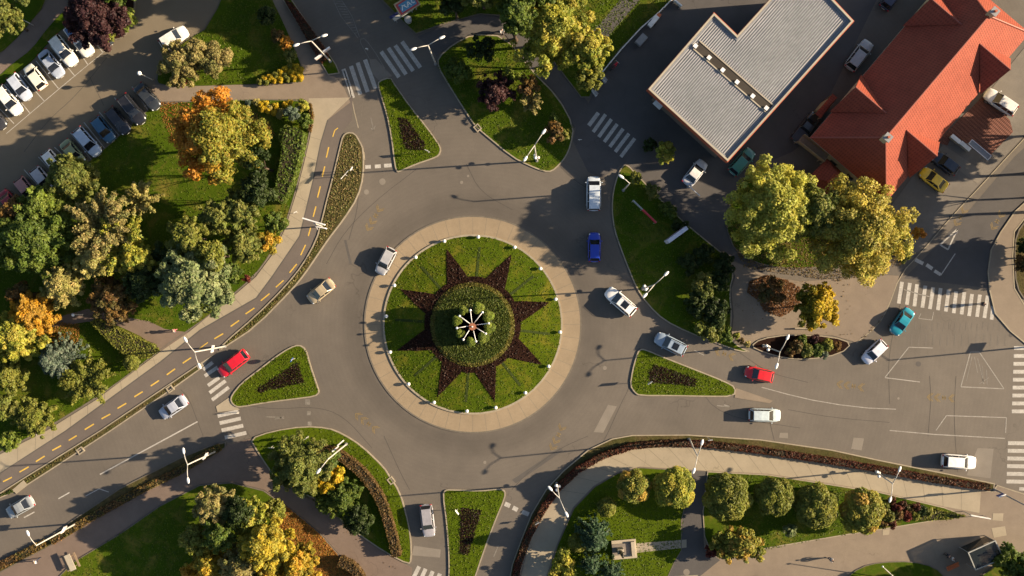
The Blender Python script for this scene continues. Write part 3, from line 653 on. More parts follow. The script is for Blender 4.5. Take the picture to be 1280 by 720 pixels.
def trunk(name, base_r, h, tips, parent, mat=None, seed=0, split=.45):
    rnd = random.Random(seed); mb = MB()
    z1 = h*split
    lean = (rnd.uniform(-.1, .1)*h*.3, rnd.uniform(-.1, .1)*h*.3)
    mb.tube([(0, 0, -.05), (0, 0, .25), (lean[0]*.4, lean[1]*.4, z1*.6), (lean[0], lean[1], z1)], [base_r*1.5, base_r*1.05, base_r*.85, base_r*.7], 8)
    for tx, ty, tz in tips:
        m = ((lean[0]+tx)/2+rnd.uniform(-.2, .2), (lean[1]+ty)/2+rnd.uniform(-.2, .2), (z1+tz)/2+rnd.uniform(0, .3))
        mb.tube([(lean[0], lean[1], z1*.92), m, (tx, ty, tz)], [base_r*.5, base_r*.3, base_r*.1], 6)
    return mb.build('trunk' if name is None else name, mat or M_bark, parent, smooth=True)
NT = [0]
def tree(px, py, rpx, h, pal, label, kind='tree', name='broadleaf_tree', group='trees of the park and the roundabout', leaf=.22, k=None, squash=1, shag=.42, dens=1.7, bare=False, ell=(1, 1), ang=0, flat=.8, lobepal=None, openness=0):
    """crown centred on photo point (px,py), radius rpx pixels, total height h"""
    NT[0] += 1; seed = NT[0]*7+3; rng = random.Random(seed)
    r0 = rpx/K*(1-.6*h/H)
    rz = min(r0*flat, h*.40)
    hc = h-rz
    c = P(px, py, hc)
    t = thing(name, label, kind, (c.x, c.y, .1), 0, group)
    k = k or max(6, min(30, int(7+r0*4)))
    lobes = []
    # clumps over the whole crown: irregular size, some missing so the outline breaks up
    ca, sa = math.cos(R(ang)), math.sin(R(ang))
    for i in range(k):
        u = (i+.5)/k; th = i*2.399963+rng.uniform(-.35, .35)
        cz = 1-1.25*u
        rr = math.sqrt(max(0, 1-cz*cz)); q = rng.uniform(.50, .88)
        lr = r0*rng.uniform(.20, .38)*(1 if k > 8 else 1.2)
        if shag < .2: q = rng.uniform(.6, .72); lr = r0*rng.uniform(.30, .38)
        x = rr*math.cos(th)*r0*q*ell[0]; y = rr*math.sin(th)*r0*q*ell[1]
        x, y = x*ca-y*sa, x*sa+y*ca
        if rng.random() < openness and u > .3: continue
        lobes.append((x, y, hc+cz*rz*.72, lr))
    if r0 > 2.2 and shag >= .2:
        # boughs: chains of clumps reaching out from the stem, uneven in length
        lobes = []; m = int(8+r0*1.6)
        for lay, (zz, ln) in enumerate(((-.25, 1.0), (.25, .80), (.62, .50))):
            mm = max(4, int(m*(1, .75, .5)[lay]))
            o = rng.uniform(0, 6)
            for bgh in range(mm):
                if rng.random() < openness*.8: continue
                th = o+2*math.pi*bgh/mm+rng.uniform(-.25, .25); l = ln*rng.uniform(.72, 1.08); br = rng.uniform(-.12, .12)
                for s in (.35, .55, .74, .90, 1.0):
                    q = l*s; t2 = th+rng.uniform(-.10, .10)
                    x = math.cos(t2)*r0*q*ell[0]; y = math.sin(t2)*r0*q*ell[1]
                    lobes.append((x*ca-y*sa, x*sa+y*ca, hc+rz*(zz+br)*(1.15-.35*s)+rng.uniform(-.15, .15)*rz, r0*(.28-.165*s)*rng.uniform(.8, 1.2)))
        lobes.append((0, 0, hc+.4*rz, r0*.34)); lobes.append((0, 0, hc, r0*.50))
    elif openness < .3: lobes.append((0, 0, hc-.1*rz, r0*.42))
    if r0 > 2.2 and shag >= .2:   # loose outer sprays that feather the outline
        for i in range(int(k*.8)):
            u = rng.random(); th = rng.uniform(0, 6.283); cz = 1-1.35*u; rr = math.sqrt(max(0, 1-cz*cz)); q = rng.uniform(.82, 1.10)
            x = rr*math.cos(th)*r0*q*ell[0]; y = rr*math.sin(th)*r0*q*ell[1]
            lobes.append((x*ca-y*sa, x*sa+y*ca, hc+cz*rz*.85, r0*rng.uniform(.07, .15)))
    crown('crown', lobes, pal, leaf, dens, seed, t, shag, lobepal=None if lobepal is None else [lobepal(l[0]/r0, l[1]/r0, rng) for l in lobes])
    tips = [(l[0]*.8, l[1]*.8, l[2]) for l in rng.sample(lobes, min(len(lobes), 10 if bare else 6))]
    trunk('trunk', max(.07, h*.018), h, tips, t, M_barkp if bare else M_bark, seed, .35 if h > 5 else .25)
    return t
def willow(px, py, rpx, h, pal, label, group='trees of the park and the roundabout', n=26, kind='tree', name='feathery_tree', leaf=.2, bark=None):
    """open crown of arching branches with fine foliage along each"""
    NT[0] += 1; seed = NT[0]*7+3; rng = random.Random(seed); r0 = rpx/K*(1-.5*h/H); hc = h*.6
    c = P(px, py, hc); t = thing(name, label, kind, (c.x, c.y, .1), 0, group)
    mb = MB(); pts = []
    mb.tube([(0, 0, -.05), (0, 0, h*.25), (0, 0, h*.5)], [h*.025, h*.02, h*.014], 8)
    for i in range(n):
        a = i*2.39996+rng.uniform(-.2, .2); l = r0*rng.uniform(.55, 1.0); up = rng.uniform(.25, .8)
        z0 = h*rng.uniform(.22, .48); zt = z0+(h-z0)*up
        line = [Vector((math.cos(a)*l*s, math.sin(a)*l*s, z0+(zt-z0)*math.sin(min(1, s*1.25)*1.5)*(1)-.15*l*max(0, s-.75))) for s in (0, .25, .5, .75, 1)]
        mb.tube(line, [h*.010, h*.008, h*.006, h*.004, h*.002], 5)
        for s in range(10):
            f = .25+.75*s/9; j = f*4; q = int(min(3, j)); p = line[q].lerp(line[q+1], j-q)
            pts.append((p.x, p.y, p.z, r0*.10*(1.25-f*.5)))
    mb.build('trunk', bark or M_barkp, t, smooth=True)
    crown('crown', pts, pal, leaf, .95, seed, t, .9)
    return t
def conifer(px, py, rpx, h, pal, label, group='trees of the park and the roundabout', name='conifer', leaf=.2, tiers=7, arms=11):
    NT[0] += 1; seed = NT[0]*7+3; rng = random.Random(seed); r0 = rpx/K*(1-.4*h/H); c = P(px, py, h*.45)
    t = thing(name, label, 'conifer', (c.x, c.y, .1), 0, group)
    pts = []
    for i in range(tiers):
        f = i/(tiers-1); z = h*(.18+.8*f); rr = r0*(1-f*.92)
        m = max(3, int(arms*(1-f*.6))); o = rng.uniform(0, 6)
        for a in range(m):
            th = o+2*math.pi*a/m+rng.uniform(-.15, .15); l = rr*rng.uniform(.8, 1.05)
            for s in (.35, .6, .82, 1):
                pts.append((math.cos(th)*l*s, math.sin(th)*l*s, z-.12*l*s, max(.09, r0*.10*(1.35-s*.6))))
    crown('crown', pts, pal, leaf, 1.2, seed, t, .4)
    MB().tube([(0, 0, -.05), (0, 0, h*.95)], [h*.03, .02], 7).build('trunk', M_bark, t, smooth=True)
    return t
def shrub(px, py, rpx, h, pal, label, kind='shrub', name='round_shrub', group='garden shrubs', leaf=.17, tight=True, ell=(1, 1), ang=0, dens=2.0, pale_top=None):
    NT[0] += 1; seed = NT[0]*7+3; rng = random.Random(seed); r0 = rpx/K
    c = P(px, py, h*.6); t = thing(name, label, kind, (c.x, c.y, .1), 0, group)
    lobes = []; k = 12 if rpx > 7 else 5
    ca, sa = math.cos(R(ang)), math.sin(R(ang)); rz = h*.5
    q = .5 if tight else .62
    for i in range(k):
        cz = 1-1.3*(i+.5)/k; rr = math.sqrt(max(0, 1-cz*cz)); th = i*2.399963
        x, y = rr*math.cos(th)*r0*q*ell[0], rr*math.sin(th)*r0*q*ell[1]
        lobes.append((x*ca-y*sa, x*sa+y*ca, max(.25, h*.55+cz*rz*.6), min(r0*rng.uniform(.42, .5), h*.5) if tight else min(r0*rng.uniform(.3, .48), h*.5)))
    crown('foliage', lobes, pal, leaf, dens, seed, t, .12 if tight else .35)
    MB().tube([(0, 0, -.05), (0, 0, h*.5)], [.06, .04], 6).build('stem', M_bark, t)
    return t
def hedge(poly, h, pal, label, leaf=.16, dens=1.5, group=None, seed=1, top=None, world=False, name='hedge', kind='hedge'):
    """clipped hedge: woody core and leaves over top and sides; poly in photo pixels at ground level"""
    pl = ccw([Vector(p) for p in (poly if world else PL(poly))]); rng = np.random.default_rng(seed)
    c = sum(pl, Vector((0, 0)))/len(pl)
    t = thing(name, label, kind, (c.x, c.y, .1), 0, group)
    loc = [p-c for p in pl]
    ins = inset(loc, .10)
    MB().prism(ins, -.05, h-.12).build('hedge_core', M_core, t, tri=True)
    xs = np.array([[p.x, p.y] for p in loc]); mn, mx = xs.min(0), xs.max(0)
    A = abs(area(loc)); n = int(dens*A/(leaf*leaf*.75))
    pts = []
    # rejection sample inside polygon
    want = n; tot = []
    while sum(len(a) for a in tot) < want:
        q = rng.uniform(mn, mx, (max(want, 200)*3, 2)); ins_ = np.zeros(len(q), bool)
        for i in range(len(xs)):
            x1, y1 = xs[i]; x2, y2 = xs[(i+1) % len(xs)]
            cnd = ((y1 > q[:, 1]) != (y2 > q[:, 1]))
            with np.errstate(divide='ignore', invalid='ignore'):
                xi = (x2-x1)*(q[:, 1]-y1)/(y2-y1+1e-12)+x1
            ins_ ^= cnd & (q[:, 0] < xi)
        tot.append(q[ins_])
    q = np.concatenate(tot)[:want]
    P1 = np.concatenate([q, (h-.1+rng.normal(size=(want, 1))*.06+.05*np.sin(q[:, :1]*2)*np.cos(q[:, 1:]*1.7))], 1)
    N1 = np.tile([0, 0, 1.], (want, 1))
    Ps, Ns = [P1], [N1]
    for i in range(len(loc)):
        a, b = loc[i], loc[(i+1) % len(loc)]; l = (b-a).length
        m = int(dens*l*h/(leaf*leaf*.75))
        if m < 1: continue
        u = rng.random((m, 1)); z = rng.random((m, 1))*h
        nn = np.array([(b-a).y, -(b-a).x, 0])/max(l, 1e-6)
        p = np.array([a.x, a.y, 0])*(1-u)+np.array([b.x, b.y, 0])*u; p[:, 2:3] = z
        p += nn*(rng.normal(size=(m, 1))*.05-.03)
        Ps.append(p); Ns.append(np.tile(nn, (m, 1)))
    pos = np.concatenate(Ps); nr = np.concatenate(Ns); m = len(pos)
    nr = nr+rng.normal(size=(m, 3))*.5
    # colour drifts along the hedge
    p = PAL[pal]; ph = (np.sin(pos[:, 0]*.9+seed)+np.sin(pos[:, 1]*1.3+seed*2)+rng.normal(size=m)*.7)
    idx = (np.digitize(ph, [-1, 0, 1])) % len(p)
    o = link(bpy.data.objects.new('foliage', leaves_mesh('foliage', pos, nr, tints(rng, m, p, idx), leaf, rng))); o.parent = t
    return t
M_core = surf('hedge_wood', [(.035, .030, .015), (.05, .04, .02)], .3, .3, bump=.03)
def scatter(name, poly, n, pal, size, z, seed, label=None, flatn=.35, world=False, ins=0):
    """uncountable low stuff (fallen leaves, grass tufts) spread over an area"""
    rng = np.random.default_rng(seed); pl = [Vector(p) for p in (poly if world else PL(poly))]
    if ins: pl = inset(ccw(pl), ins)
    xs = np.array([[p.x, p.y] for p in pl]); mn, mx = xs.min(0), xs.max(0)
    q = rng.uniform(mn, mx, (n*3, 2)); ok = np.zeros(len(q), bool)
    for i in range(len(xs)):
        x1, y1 = xs[i]; x2, y2 = xs[(i+1) % len(xs)]
        cnd = ((y1 > q[:, 1]) != (y2 > q[:, 1])); ok ^= cnd & (q[:, 0] < (x2-x1)*(q[:, 1]-y1)/(y2-y1+1e-12)+x1)
    q = q[ok][:n]; n = len(q)
    pos = np.concatenate([q, z+rng.random((n, 1))*size*.4], 1)
    nr = np.tile([0, 0, 1.], (n, 1))+rng.normal(size=(n, 3))*flatn
    o = link(bpy.data.objects.new(name, leaves_mesh(name, pos, nr, tints(rng, n, pal), size, rng)))
    return tag(o, kind='stuff', label=label)

# ------------------------------------------------------------ vehicles
def loft(secs, name, mat, parent, sub=1):
    vs = []; fs = []; m = 0
    for (x, wd, zt, zb, crn) in secs:
        half = [(0, zt+crn), (.62*wd, zt+crn*.75), (.90*wd, zt-.01), (wd, zt-.13), (1.0*wd, (zt+zb)/2), (.97*wd, zb+.10), (.86*wd, zb)]
        ring = half+[(-a, b) for a, b in half[::-1][:-1]]
        m = len(ring); vs += [(x, a, b) for a, b in ring]
    k = len(secs)
    for i in range(k-1):
        for j in range(m): fs.append((i*m+j, (i+1)*m+j, (i+1)*m+(j+1) % m, i*m+(j+1) % m))
    fs += [tuple(range(m)), tuple(range((k-1)*m, k*m))[::-1]]
    mb = MB(); mb.add(vs, fs)
    me = bpy.data.meshes.new(name); me.from_pydata(mb.v, [], mb.f); me.materials.append(mat)
    me.polygons.foreach_set('use_smooth', [True]*len(me.polygons))
    o = link(bpy.data.objects.new(name, me)); o.parent = parent
    s = o.modifiers.new('sub', 'SUBSURF'); s.levels = sub; s.render_levels = sub
    return o
M_tail = plain('tail_lamp', (.35, .01, .01), .2); M_lamp = plain('head_lamp', (.65, .68, .70), .1)
M_rim = plain('alloy_rim', (.45, .45, .46), .3, .8); M_plate = plain('number_plate', (.7, .7, .68), .4); M_trim = plain('dark_trim', (.03, .03, .032), .5)
SPEC = {  # L, W, H, belt, hood z, rear-top z, cabin xb0, xt0, xt1, xb1 (for the given length)
 'hatch': (3.95, 1.70, 1.47, .92, .86, .92, -1.86, -1.45, .30, 1.02),
 'sedan': (4.35, 1.74, 1.43, .92, .86, .93, -1.50, -.80, .38, 1.12),
 'suv': (4.50, 1.84, 1.66, 1.04, .98, 1.04, -2.12, -1.78, .32, 1.05),
 'estate': (4.50, 1.76, 1.48, .93, .87, .93, -2.12, -1.72, .38, 1.14),
 'van': (4.85, 1.92, 1.95, 1.12, 1.02, 1.12, -2.34, -2.22, 1.02, 1.72),
 'pickup': (4.95, 1.82, 1.72, 1.04, 1.0, 1.00, -.62, -.42, .52, 1.22),
}
CARN = [0]
def car(px, py, dx, dy, typ, c, label, Lpx=None, kind='car', name=None, group=None, roof=None, sunroof=False, rails=False, load=None, rough=.28, metal=.0, dirty=False):
    """centre and forward direction in photo pixels"""
    L, W, Ht, belt, hood, rear, xb0, xt0, xt1, xb1 = SPEC[typ]
    CARN[0] += 1
    s = 1
    f = (Lpx/K/L) if Lpx else 1
    f = max(.88, min(1.12, f))
    p = P(px, py, .7)
    a = math.atan2(-dy, dx)
    group = group or ('cars driving through the roundabout')
    t = thing(name or ('pickup_truck' if typ == 'pickup' else 'van' if typ == 'van' else 'car'), label, kind, (p.x, p.y, .012), a, group)
    t.scale = (f, 1, 1)
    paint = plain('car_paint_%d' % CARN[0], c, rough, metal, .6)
    h = L/2
    zb = .20 if typ not in ('suv', 'pickup', 'van') else .27
    wd = W/2
    if typ == 'pickup':
        secs = [(-h, wd*.90, .92, .45, 0), (-h+.06, wd*.95, 1.0, .35, 0), (-h+.4, wd, 1.02, zb, 0), (-1.2, wd, 1.03, zb, .0), (-.4, wd, 1.04, zb, .01), (.6, wd, 1.04, zb, .03), (1.2, wd*.99, 1.02, zb, .05), (1.8, wd*.97, .98, zb, .04), (h-.22, wd*.88, .90, zb+.05, .02), (h-.04, wd*.70, .78, .35, 0), (h, wd*.60, .66, .42, 0)]
    else:
        secs = [(-h, wd*.72, rear-.22, .42, 0), (-h+.05, wd*.84, rear-.10, .32, .01), (-h+.22, wd*.93, rear-.01, zb+.04, .02), (-h+.75, wd, rear, zb, .03), (-.5, wd, belt, zb, .03), (.5, wd, belt, zb, .03), (xb1, wd*.99, belt-.01, zb, .05), (h-.75, wd*.965, hood+.01, zb, .055), (h-.35, wd*.88, hood-.06, zb+.03, .04), (h-.08, wd*.70, hood-.19, .30, .01), (h, wd*.58, hood-.28, .40, 0)]
    loft(secs, 'body', paint, t, 1)
    if dirty is None: pass
    # cabin shell
    wb, wt = wd*.90, wd*.70
    zb_, zt = belt-.03, Ht
    vs = [(xb0, -wb, zb_), (xb1, -wb*.94, zb_), (xb1, wb*.94, zb_), (xb0, wb, zb_), (xt0, -wt, zt-.03), (xt1, -wt, zt-.03), (xt1, wt, zt-.03), (xt0, wt, zt-.03),
          ((xt0+xt1)/2, -wt, zt), ((xt0+xt1)/2, wt, zt)]
    fs = [(0, 3, 2, 1), (4, 8, 9, 7), (8, 5, 6, 9), (0, 1, 5, 8, 4), (3, 7, 9, 6, 2), (1, 2, 6, 5), (0, 4, 7, 3)]
    cabm = paint if not roof else plain('roof_paint_%d' % CARN[0], roof, .35)
    MB().add(vs, fs).build('cabin', cabm, t, bevel=.045)
    def pane(a0, a1, b1, b0, nm, e=.05, eu=.07, off=.012):
        a0, a1, b0, b1 = map(Vector, (a0, a1, b0, b1)); n = (a1-a0).cross(b0-a0).normalized()
        if n.dot((a0+a1+b0+b1)/4-Vector((0, 0, .8))) < 0: n = -n
        l = (a1-a0).normalized()*e; l2 = (b1-b0).normalized()*e; u = (b0-a0).normalized(); u2 = (b1-a1).normalized()
        q = [a0+l+u*.03, a1-l+u2*.03, b1-l2-u2*eu, b0+l2-u*eu]
        q = [v+n*off for v in q]
        return MB().add(q+[v-n*.02 for v in q], [(0, 1, 2, 3), (7, 6, 5, 4), (0, 4, 5, 1), (1, 5, 6, 2), (2, 6, 7, 3), (3, 7, 4, 0)]).build(nm, M_glass, t)
    V = [Vector(v) for v in vs]
    pane(V[1], V[2], V[6], V[5], 'windscreen', .05, .04)
    pane(V[0], V[3], V[7], V[4], 'rear_window', .10, .06)
    for sg in (0, 1):
        B0, B1, T0, T1 = (V[0], V[1], V[4], V[5]) if sg == 0 else (V[3], V[2], V[7], V[6])
        cuts = (0, .52, 1) if typ == 'pickup' else ((0, .30, .62, 1) if typ in ('suv', 'estate', 'van') else (.06, .50, .97))
        if typ == 'pickup': cuts = (.05, .97)
        for u0, u1 in zip(cuts[:-1], cuts[1:]):
            pane(B0.lerp(B1, u0), B0.lerp(B1, u1), T0.lerp(T1, u1), T0.lerp(T1, u0), 'side_window', .045, .05)
    # details
    for sg in (-1, 1):
        MB().ball((h-.30, sg*wd*.70, hood-.20), .17, 8, (1.1, .75, .55)).build('headlight', M_lamp, t, smooth=True)
        MB().box((-h+.07, sg*wd*.74, rear-.16), (.12, .26, .16)).build('taillight', M_tail, t, bevel=.02)
        MB().box((xb1-.22, sg*(wd+.09), belt+.04), (.12, .20, .13)).build('wing_mirror', paint, t, bevel=.03)
        for xx in (h*.64, -h*.63):
            wr = .30 if typ in ('hatch', 'sedan', 'estate') else .34
            tw = MB().tube([(xx, sg*(wd-.20), wr), (xx, sg*(wd+.015), wr)], wr, 18).build('wheel', M_black, t, smooth=False)
            MB().tube([(xx, sg*(wd-.02), wr), (xx, sg*(wd+.022), wr)], wr*.62, 12).build('rim', M_rim, tw)
        MB().box((xx+h*.63+.05, sg*(wd-.015), zb+.07), (L*.46, .05, .07)).build('sill_trim', M_trim, t)
    MB().box((h-.05, 0, .44), (.12, wd*1.1, .14)).build('grille', M_trim, t, bevel=.02)
    MB().box((h+.015, 0, .36), (.02, .50, .11)).build('number_plate', M_plate, t)
    MB().box((-h-.01, 0, .58), (.02, .50, .11)).build('number_plate', M_plate, t)
    # bonnet shut lines and wipers give scale
    MB().tube([(xb1+.03, -wd*.5, belt+.045), (xb1-.18, wd*.05, belt+.10)], .012, 4).build('wiper', M_trim, t)
    if typ in ('sedan',): MB().box((xb0-.03, 0, rear+.035), (.02, wd*1.5, .008)).build('boot_gap', M_trim, t)
    if sunroof: MB().box(((xt0+xt1)/2+.1, 0, zt+.006), (.85, wt*1.35, .02)).build('sunroof', M_glass, t, bevel=.01)
    if rails:
        for sg in (-1, 1): MB().tube([(xt0+.05, sg*wt*.93, zt+.0), (xt0+.15, sg*wt*.93, zt+.06), (xt1-.15, sg*wt*.93, zt+.06), (xt1-.05, sg*wt*.93, zt)], .018, 5).build('roof_rail', M_rim, t)
    if typ == 'pickup':
        x0, x1 = -h+.12, xb0-.06
        bed = plain('bed_liner', (.05, .06, .075), .6)
        MB().box(((x0+x1)/2, 0, 1.045), (x1-x0, wd*1.62, .02)).build('load_bed', load and plain('load_cover_%d' % CARN[0], load, .5) or bed, t)
        for sg in (-1, 1): MB().box(((x0+x1)/2, sg*wd*.87, 1.09), (x1-x0+.1, .10, .12)).build('bed_side', paint, t, bevel=.02)
        MB().box((x0-.04, 0, 1.08), (.09, wd*1.7, .12)).build('tailgate', paint, t, bevel=.02)
    return t

# ------------------------------------------------------------ street furniture
def lamp(bx, by, tx, ty, heads, label, boards=(), pole_mat=None, wires=False, scrolls=False):
    """bx,by foot; tx,ty top of the pole in the photo; heads: photo points"""
    rb = math.hypot(bx-640, by-360); disp = math.hypot(tx-bx, ty-by); rho = disp/rb
    hh = max(7.0, min(11.5, H*rho/(1+rho)))
    b = P(bx, by); tp = P3(tx, ty, hh)
    t = thing('street_lamp', label, 'street lamp', (b.x, b.y, .1), 0, 'double-armed street lamps')
    lo = lambda v: Vector((v[0]-b.x, v[1]-b.y, v[2]-.1))
    top = lo(tp); m = pole_mat or M_metal
    MB().tube([(0, 0, -.1), (0, 0, .15)], [.22, .20], 12).build('base_plate', M_grey, t)
    MB().tube([(0, 0, 0), (0, 0, .9), top*.5, top], [.13, .11, .09, .07], 10).build('pole', m, t, smooth=True)
    for hx, hy in heads:
        e = lo(P3(hx, hy, hh+.55))
        d = (e-top); dn = Vector((d.x, d.y, 0)).normalized()
        MB().tube([top-Vector((0, 0, .1)), top+d*.45+Vector((0, 0, .12)), e-dn*.2], [.055, .05, .04], 8).build('arm', m, t, smooth=True)
        hd = MB(); M = dn.to_track_quat('X', 'Z').to_matrix()
        q = MB().ball((0, 0, 0), .44, 12, (.95, .40, .24))
        hd.add([M @ Vector(v)+e+dn*.05 for v in q.v], q.f)
        ho = hd.build('lamp_head', M_wht, t, smooth=True)
        MB().add([M @ Vector(v)+e+dn*.08-Vector((0, 0, .10)) for v in MB().ball((0, 0, 0), .36, 10, (.8, .38, .2)).v], MB().ball((0, 0, 0), .36, 10).f).build('lamp_lens', plain('lens', (.5, .5, .45), .15), ho, smooth=True)
    for (qx, qy, zc, wdt, c, ang) in boards:
        e = lo(P3(qx, qy, zc)); M = Matrix.Rotation(R(ang), 3, 'Z')
        bo = MB().box(e, (wdt, .12, .75), M=M).build('banner', c, t, bevel=.01)
        fz = .40
        MB().box(e+Vector((0, 0, fz)), (wdt+.06, .16, .06), M=M).build('banner_rail', M_wht, bo)
    if scrolls:
        for k in range(3):
            c = top*(.22+.06*k)
            MB().ball(c+Vector((.25*math.cos(k*2.2), .25*math.sin(k*2.2), 0)), .22, 8, (1, 1, .7)).build('flower_basket', M_wht if k else plain('petunia', (.6, .55, .5), .7), t, smooth=True)
    return t
def ball_lamp(bx, by, tx, ty, label, r=.22):
    rb = math.hypot(bx-640, by-360); rho = math.hypot(tx-bx, ty-by)/rb; hh = max(3.0, min(6, H*rho/(1+rho)))
    b = P(bx, by); top = P3(tx, ty, hh)-Vector((b.x, b.y, .1))
    t = thing('park_lamp', label, 'park lamp', (b.x, b.y, .1), 0, 'globe park lamps')
    MB().tube([(0, 0, -.05), (0, 0, .4), top], [.09, .06, .045], 8).build('pole', M_metal, t, smooth=True)
    MB().ball(top+Vector((0, 0, r*.8)), r, 12).build('globe', M_wht, t, smooth=True)
    return t
def post_sign(px, py, h, face, wd, ht, label, rz=0, back=None, name='road_sign', emblem=None, shape='rect', post=.035):
    b = P(px, py); t = thing(name, label, 'road sign', (b.x, b.y, .12), R(rz), None)
    MB().tube([(0, 0, -.05), (0, 0, h)], post, 8).build('post', M_metal, t)
    if shape == 'rect':
        p = MB().box((0, -.05, h-ht/2), (wd, .03, ht)).build('sign_panel', face, t, bevel=.01)
    else:
        p = MB().tube([(0, -.03, h-ht/2), (0, -.065, h-ht/2)], wd/2, 20).build('sign_panel', face, t)
    if emblem == 'arrow':
        e = MB(); e.add([(-.08, -.068, h-ht*.75), (.08, -.068, h-ht*.75), (.08, -.068, h-ht*.5), (.18, -.068, h-ht*.5), (0, -.068, h-ht*.22), (-.18, -.068, h-ht*.5), (-.08, -.068, h-ht*.5)], [(0, 1, 2, 3, 4, 5, 6)])
        e.build('arrow', M_wht, p)
    if emblem == 'cross':
        e = MB(); e.add([(-wd*.3, -.069, h-ht*.85), (wd*.3, -.069, h-ht*.85), (0, -.069, h-ht*.2)], [(0, 1, 2)]); e.build('triangle', M_wht, p)
    return t
# ------------------------------------------------------------ people
def person(px, py, face, top, legs, label, step=.25, hold=None, hgt=1.72, hair=None, arm=.12, group=None, hairlong=False):
    """standing or walking figure, face = heading in photo degrees (0 = right, 90 = down)"""
    b = P(px, py); t = thing('person', label, 'person', (b.x, b.y, .07), R(-face), group)
    s = hgt/1.72
    def skin(name, pts, edges, rad, mat, parent, root=0, sub=1):
        me = bpy.data.meshes.new(name); me.from_pydata([Vector(p)*s for p in pts], edges, []); me.materials.append(mat)
        o = link(bpy.data.objects.new(name, me)); o.parent = parent
        md = o.modifiers.new('skin', 'SKIN'); md.use_smooth_shade = True
        for i, r in enumerate(rad):
            sv_ = me.skin_vertices[0].data[i]; rr = r if hasattr(r, '__len__') else (r, r)
            sv_.radius = (rr[0]*s, rr[1]*s); sv_.use_root = (i == root)
        sb_ = o.modifiers.new('sub', 'SUBSURF'); sb_.levels = sub; sb_.render_levels = sub
        return o
    st = step
    pts = [(0, 0, .95), (0, 0, 1.15), (0, 0, 1.38), (0, 0, 1.49), (.01, 0, 1.60), (.02, 0, 1.68),
           (0, .09, .90), (st*.45, .09, .50), (st, .09, .08), (st+.14, .09, .04),
           (0, -.09, .90), (-st*.1, -.09, .50), (-st, -.09, .09), (-st+.13, -.09, .04),
           (0, .19, 1.40), (-arm, .23, 1.14), (arm*.6, .22, .90), (arm*1.1, .21, .82),
           (0, -.19, 1.40), (arm, -.23, 1.14), (arm*2, -.20, .92), (arm*2.6, -.19, .84)]
    ed = [(0, 1), (1, 2), (2, 3), (3, 4), (4, 5), (0, 6), (6, 7), (7, 8), (8, 9), (0, 10), (10, 11), (11, 12), (12, 13), (2, 14), (14, 15), (15, 16), (16, 17), (2, 18), (18, 19), (19, 20), (20, 21)]
    rad = [(.13, .12), (.12, .11), (.14, .11), .05, (.085, .095), (.05, .06), .085, .055, .035, .035, .085, .055, .035, .035, .055, .042, .028, .03, .055, .042, .028, .03]
    body = skin('body', pts, ed, rad, M_skin, t)
    # clothes
    pj = [0, 1, 2, 14, 15, 16, 18, 19, 20]; mp = {v: i for i, v in enumerate(pj)}
    skin('jacket', [pts[i] for i in pj], [(mp[a], mp[b_]) for a, b_ in ed if a in mp and b_ in mp], [.155, .145, .165, .075, .06, .045, .075, .06, .045], top, t)
    pj = [0, 6, 7, 8, 10, 11, 12]; mp = {v: i for i, v in enumerate(pj)}
    skin('trousers', [pts[i] for i in pj], [(mp[a], mp[b_]) for a, b_ in ed if a in mp and b_ in mp], [.15, .105, .075, .055, .105, .075, .055], legs, t)
    MB().ball((-.015*s, 0, 1.655*s), .108*s, 12, (1, .92, .95)).build('hair', hair or M_hair, t, smooth=True)
    for sg, xx in ((1, st), (-1, -st)):
        MB().box(((xx+.06)*s, sg*.09*s, .045), (.27*s, .10*s, .09)).build('shoe', M_black, t, bevel=.03)
        # hand: palm, four fingers and a thumb
        hp = Vector((arm*(1.15 if sg > 0 else 2.7), sg*.20, .80 if sg > 0 else .82))*s
        hm = MB().box(hp, (.045, .022, .08), M=Matrix.Rotation(0, 3, 'X'))
        for k in range(4): hm.tube([hp+Vector((-.017+.0115*k, 0, -.035)), hp+Vector((-.014+.012*k, -sg*.006, -.075-.006*(1.5-abs(k-1.5)))), hp+Vector((-.010+.012*k, -sg*.018, -.10))], [.0065, .006, .004], 5)
        hm.tube([hp+Vector((.02, 0, .02)), hp+Vector((.045, -sg*.012, -.01)), hp+Vector((.05, -sg*.02, -.04))], [.008, .007, .005], 5)
        hm.build('hand', M_skin, t)
    # face
    MB().ball((.105*s, 0, 1.60*s), .018*s, 6, (1, .8, 1.4)).build('nose', M_skin, t)
    for sg in (-1, 1):
        MB().ball((.092*s, sg*.033*s, 1.62*s), .011*s, 6).build('eye', M_black, t)
        MB().ball((.0, sg*.092*s, 1.60*s), .022*s, 6, (.9, .4, 1.3)).build('ear', M_skin, t)
    if hold == 'bag':
        MB().box((.02, -.30*s, .72), (.30, .12, .30)).build('shopping_bag', M_wht, None, bevel=.03)
    return t
# ------------------------------------------------------------ buildings
def poly3(name, faces, mat, parent, thick=0):
    mb = MB()
    for f in faces: mb.add(f, [tuple(range(len(f)))])
    o = mb.build(name, mat, parent, tri=True)
    if thick:
        s = o.modifiers.new('solid', 'SOLIDIFY'); s.thickness = thick; s.offset = -1
    return o
def wall_window(parent, a, b, t, z, wd, ht, nrm, frame=None, name='window'):
    """window set 2 cm proud on the wall a-b"""
    d = (b-a).normalized(); c = a+(b-a)*t+nrm*.03
    M = Matrix(((d.x, nrm.x, 0), (d.y, nrm.y, 0), (0, 0, 1)))
    f = MB().box((c.x, c.y, z), (wd, .08, ht), M=M).build(name, frame or M_wht, parent)
    c2 = c+nrm*.045
    MB().box((c2.x, c2.y, z), (wd-.16, .02, ht-.16), M=M).build('pane', M_glassd, f)
    return f
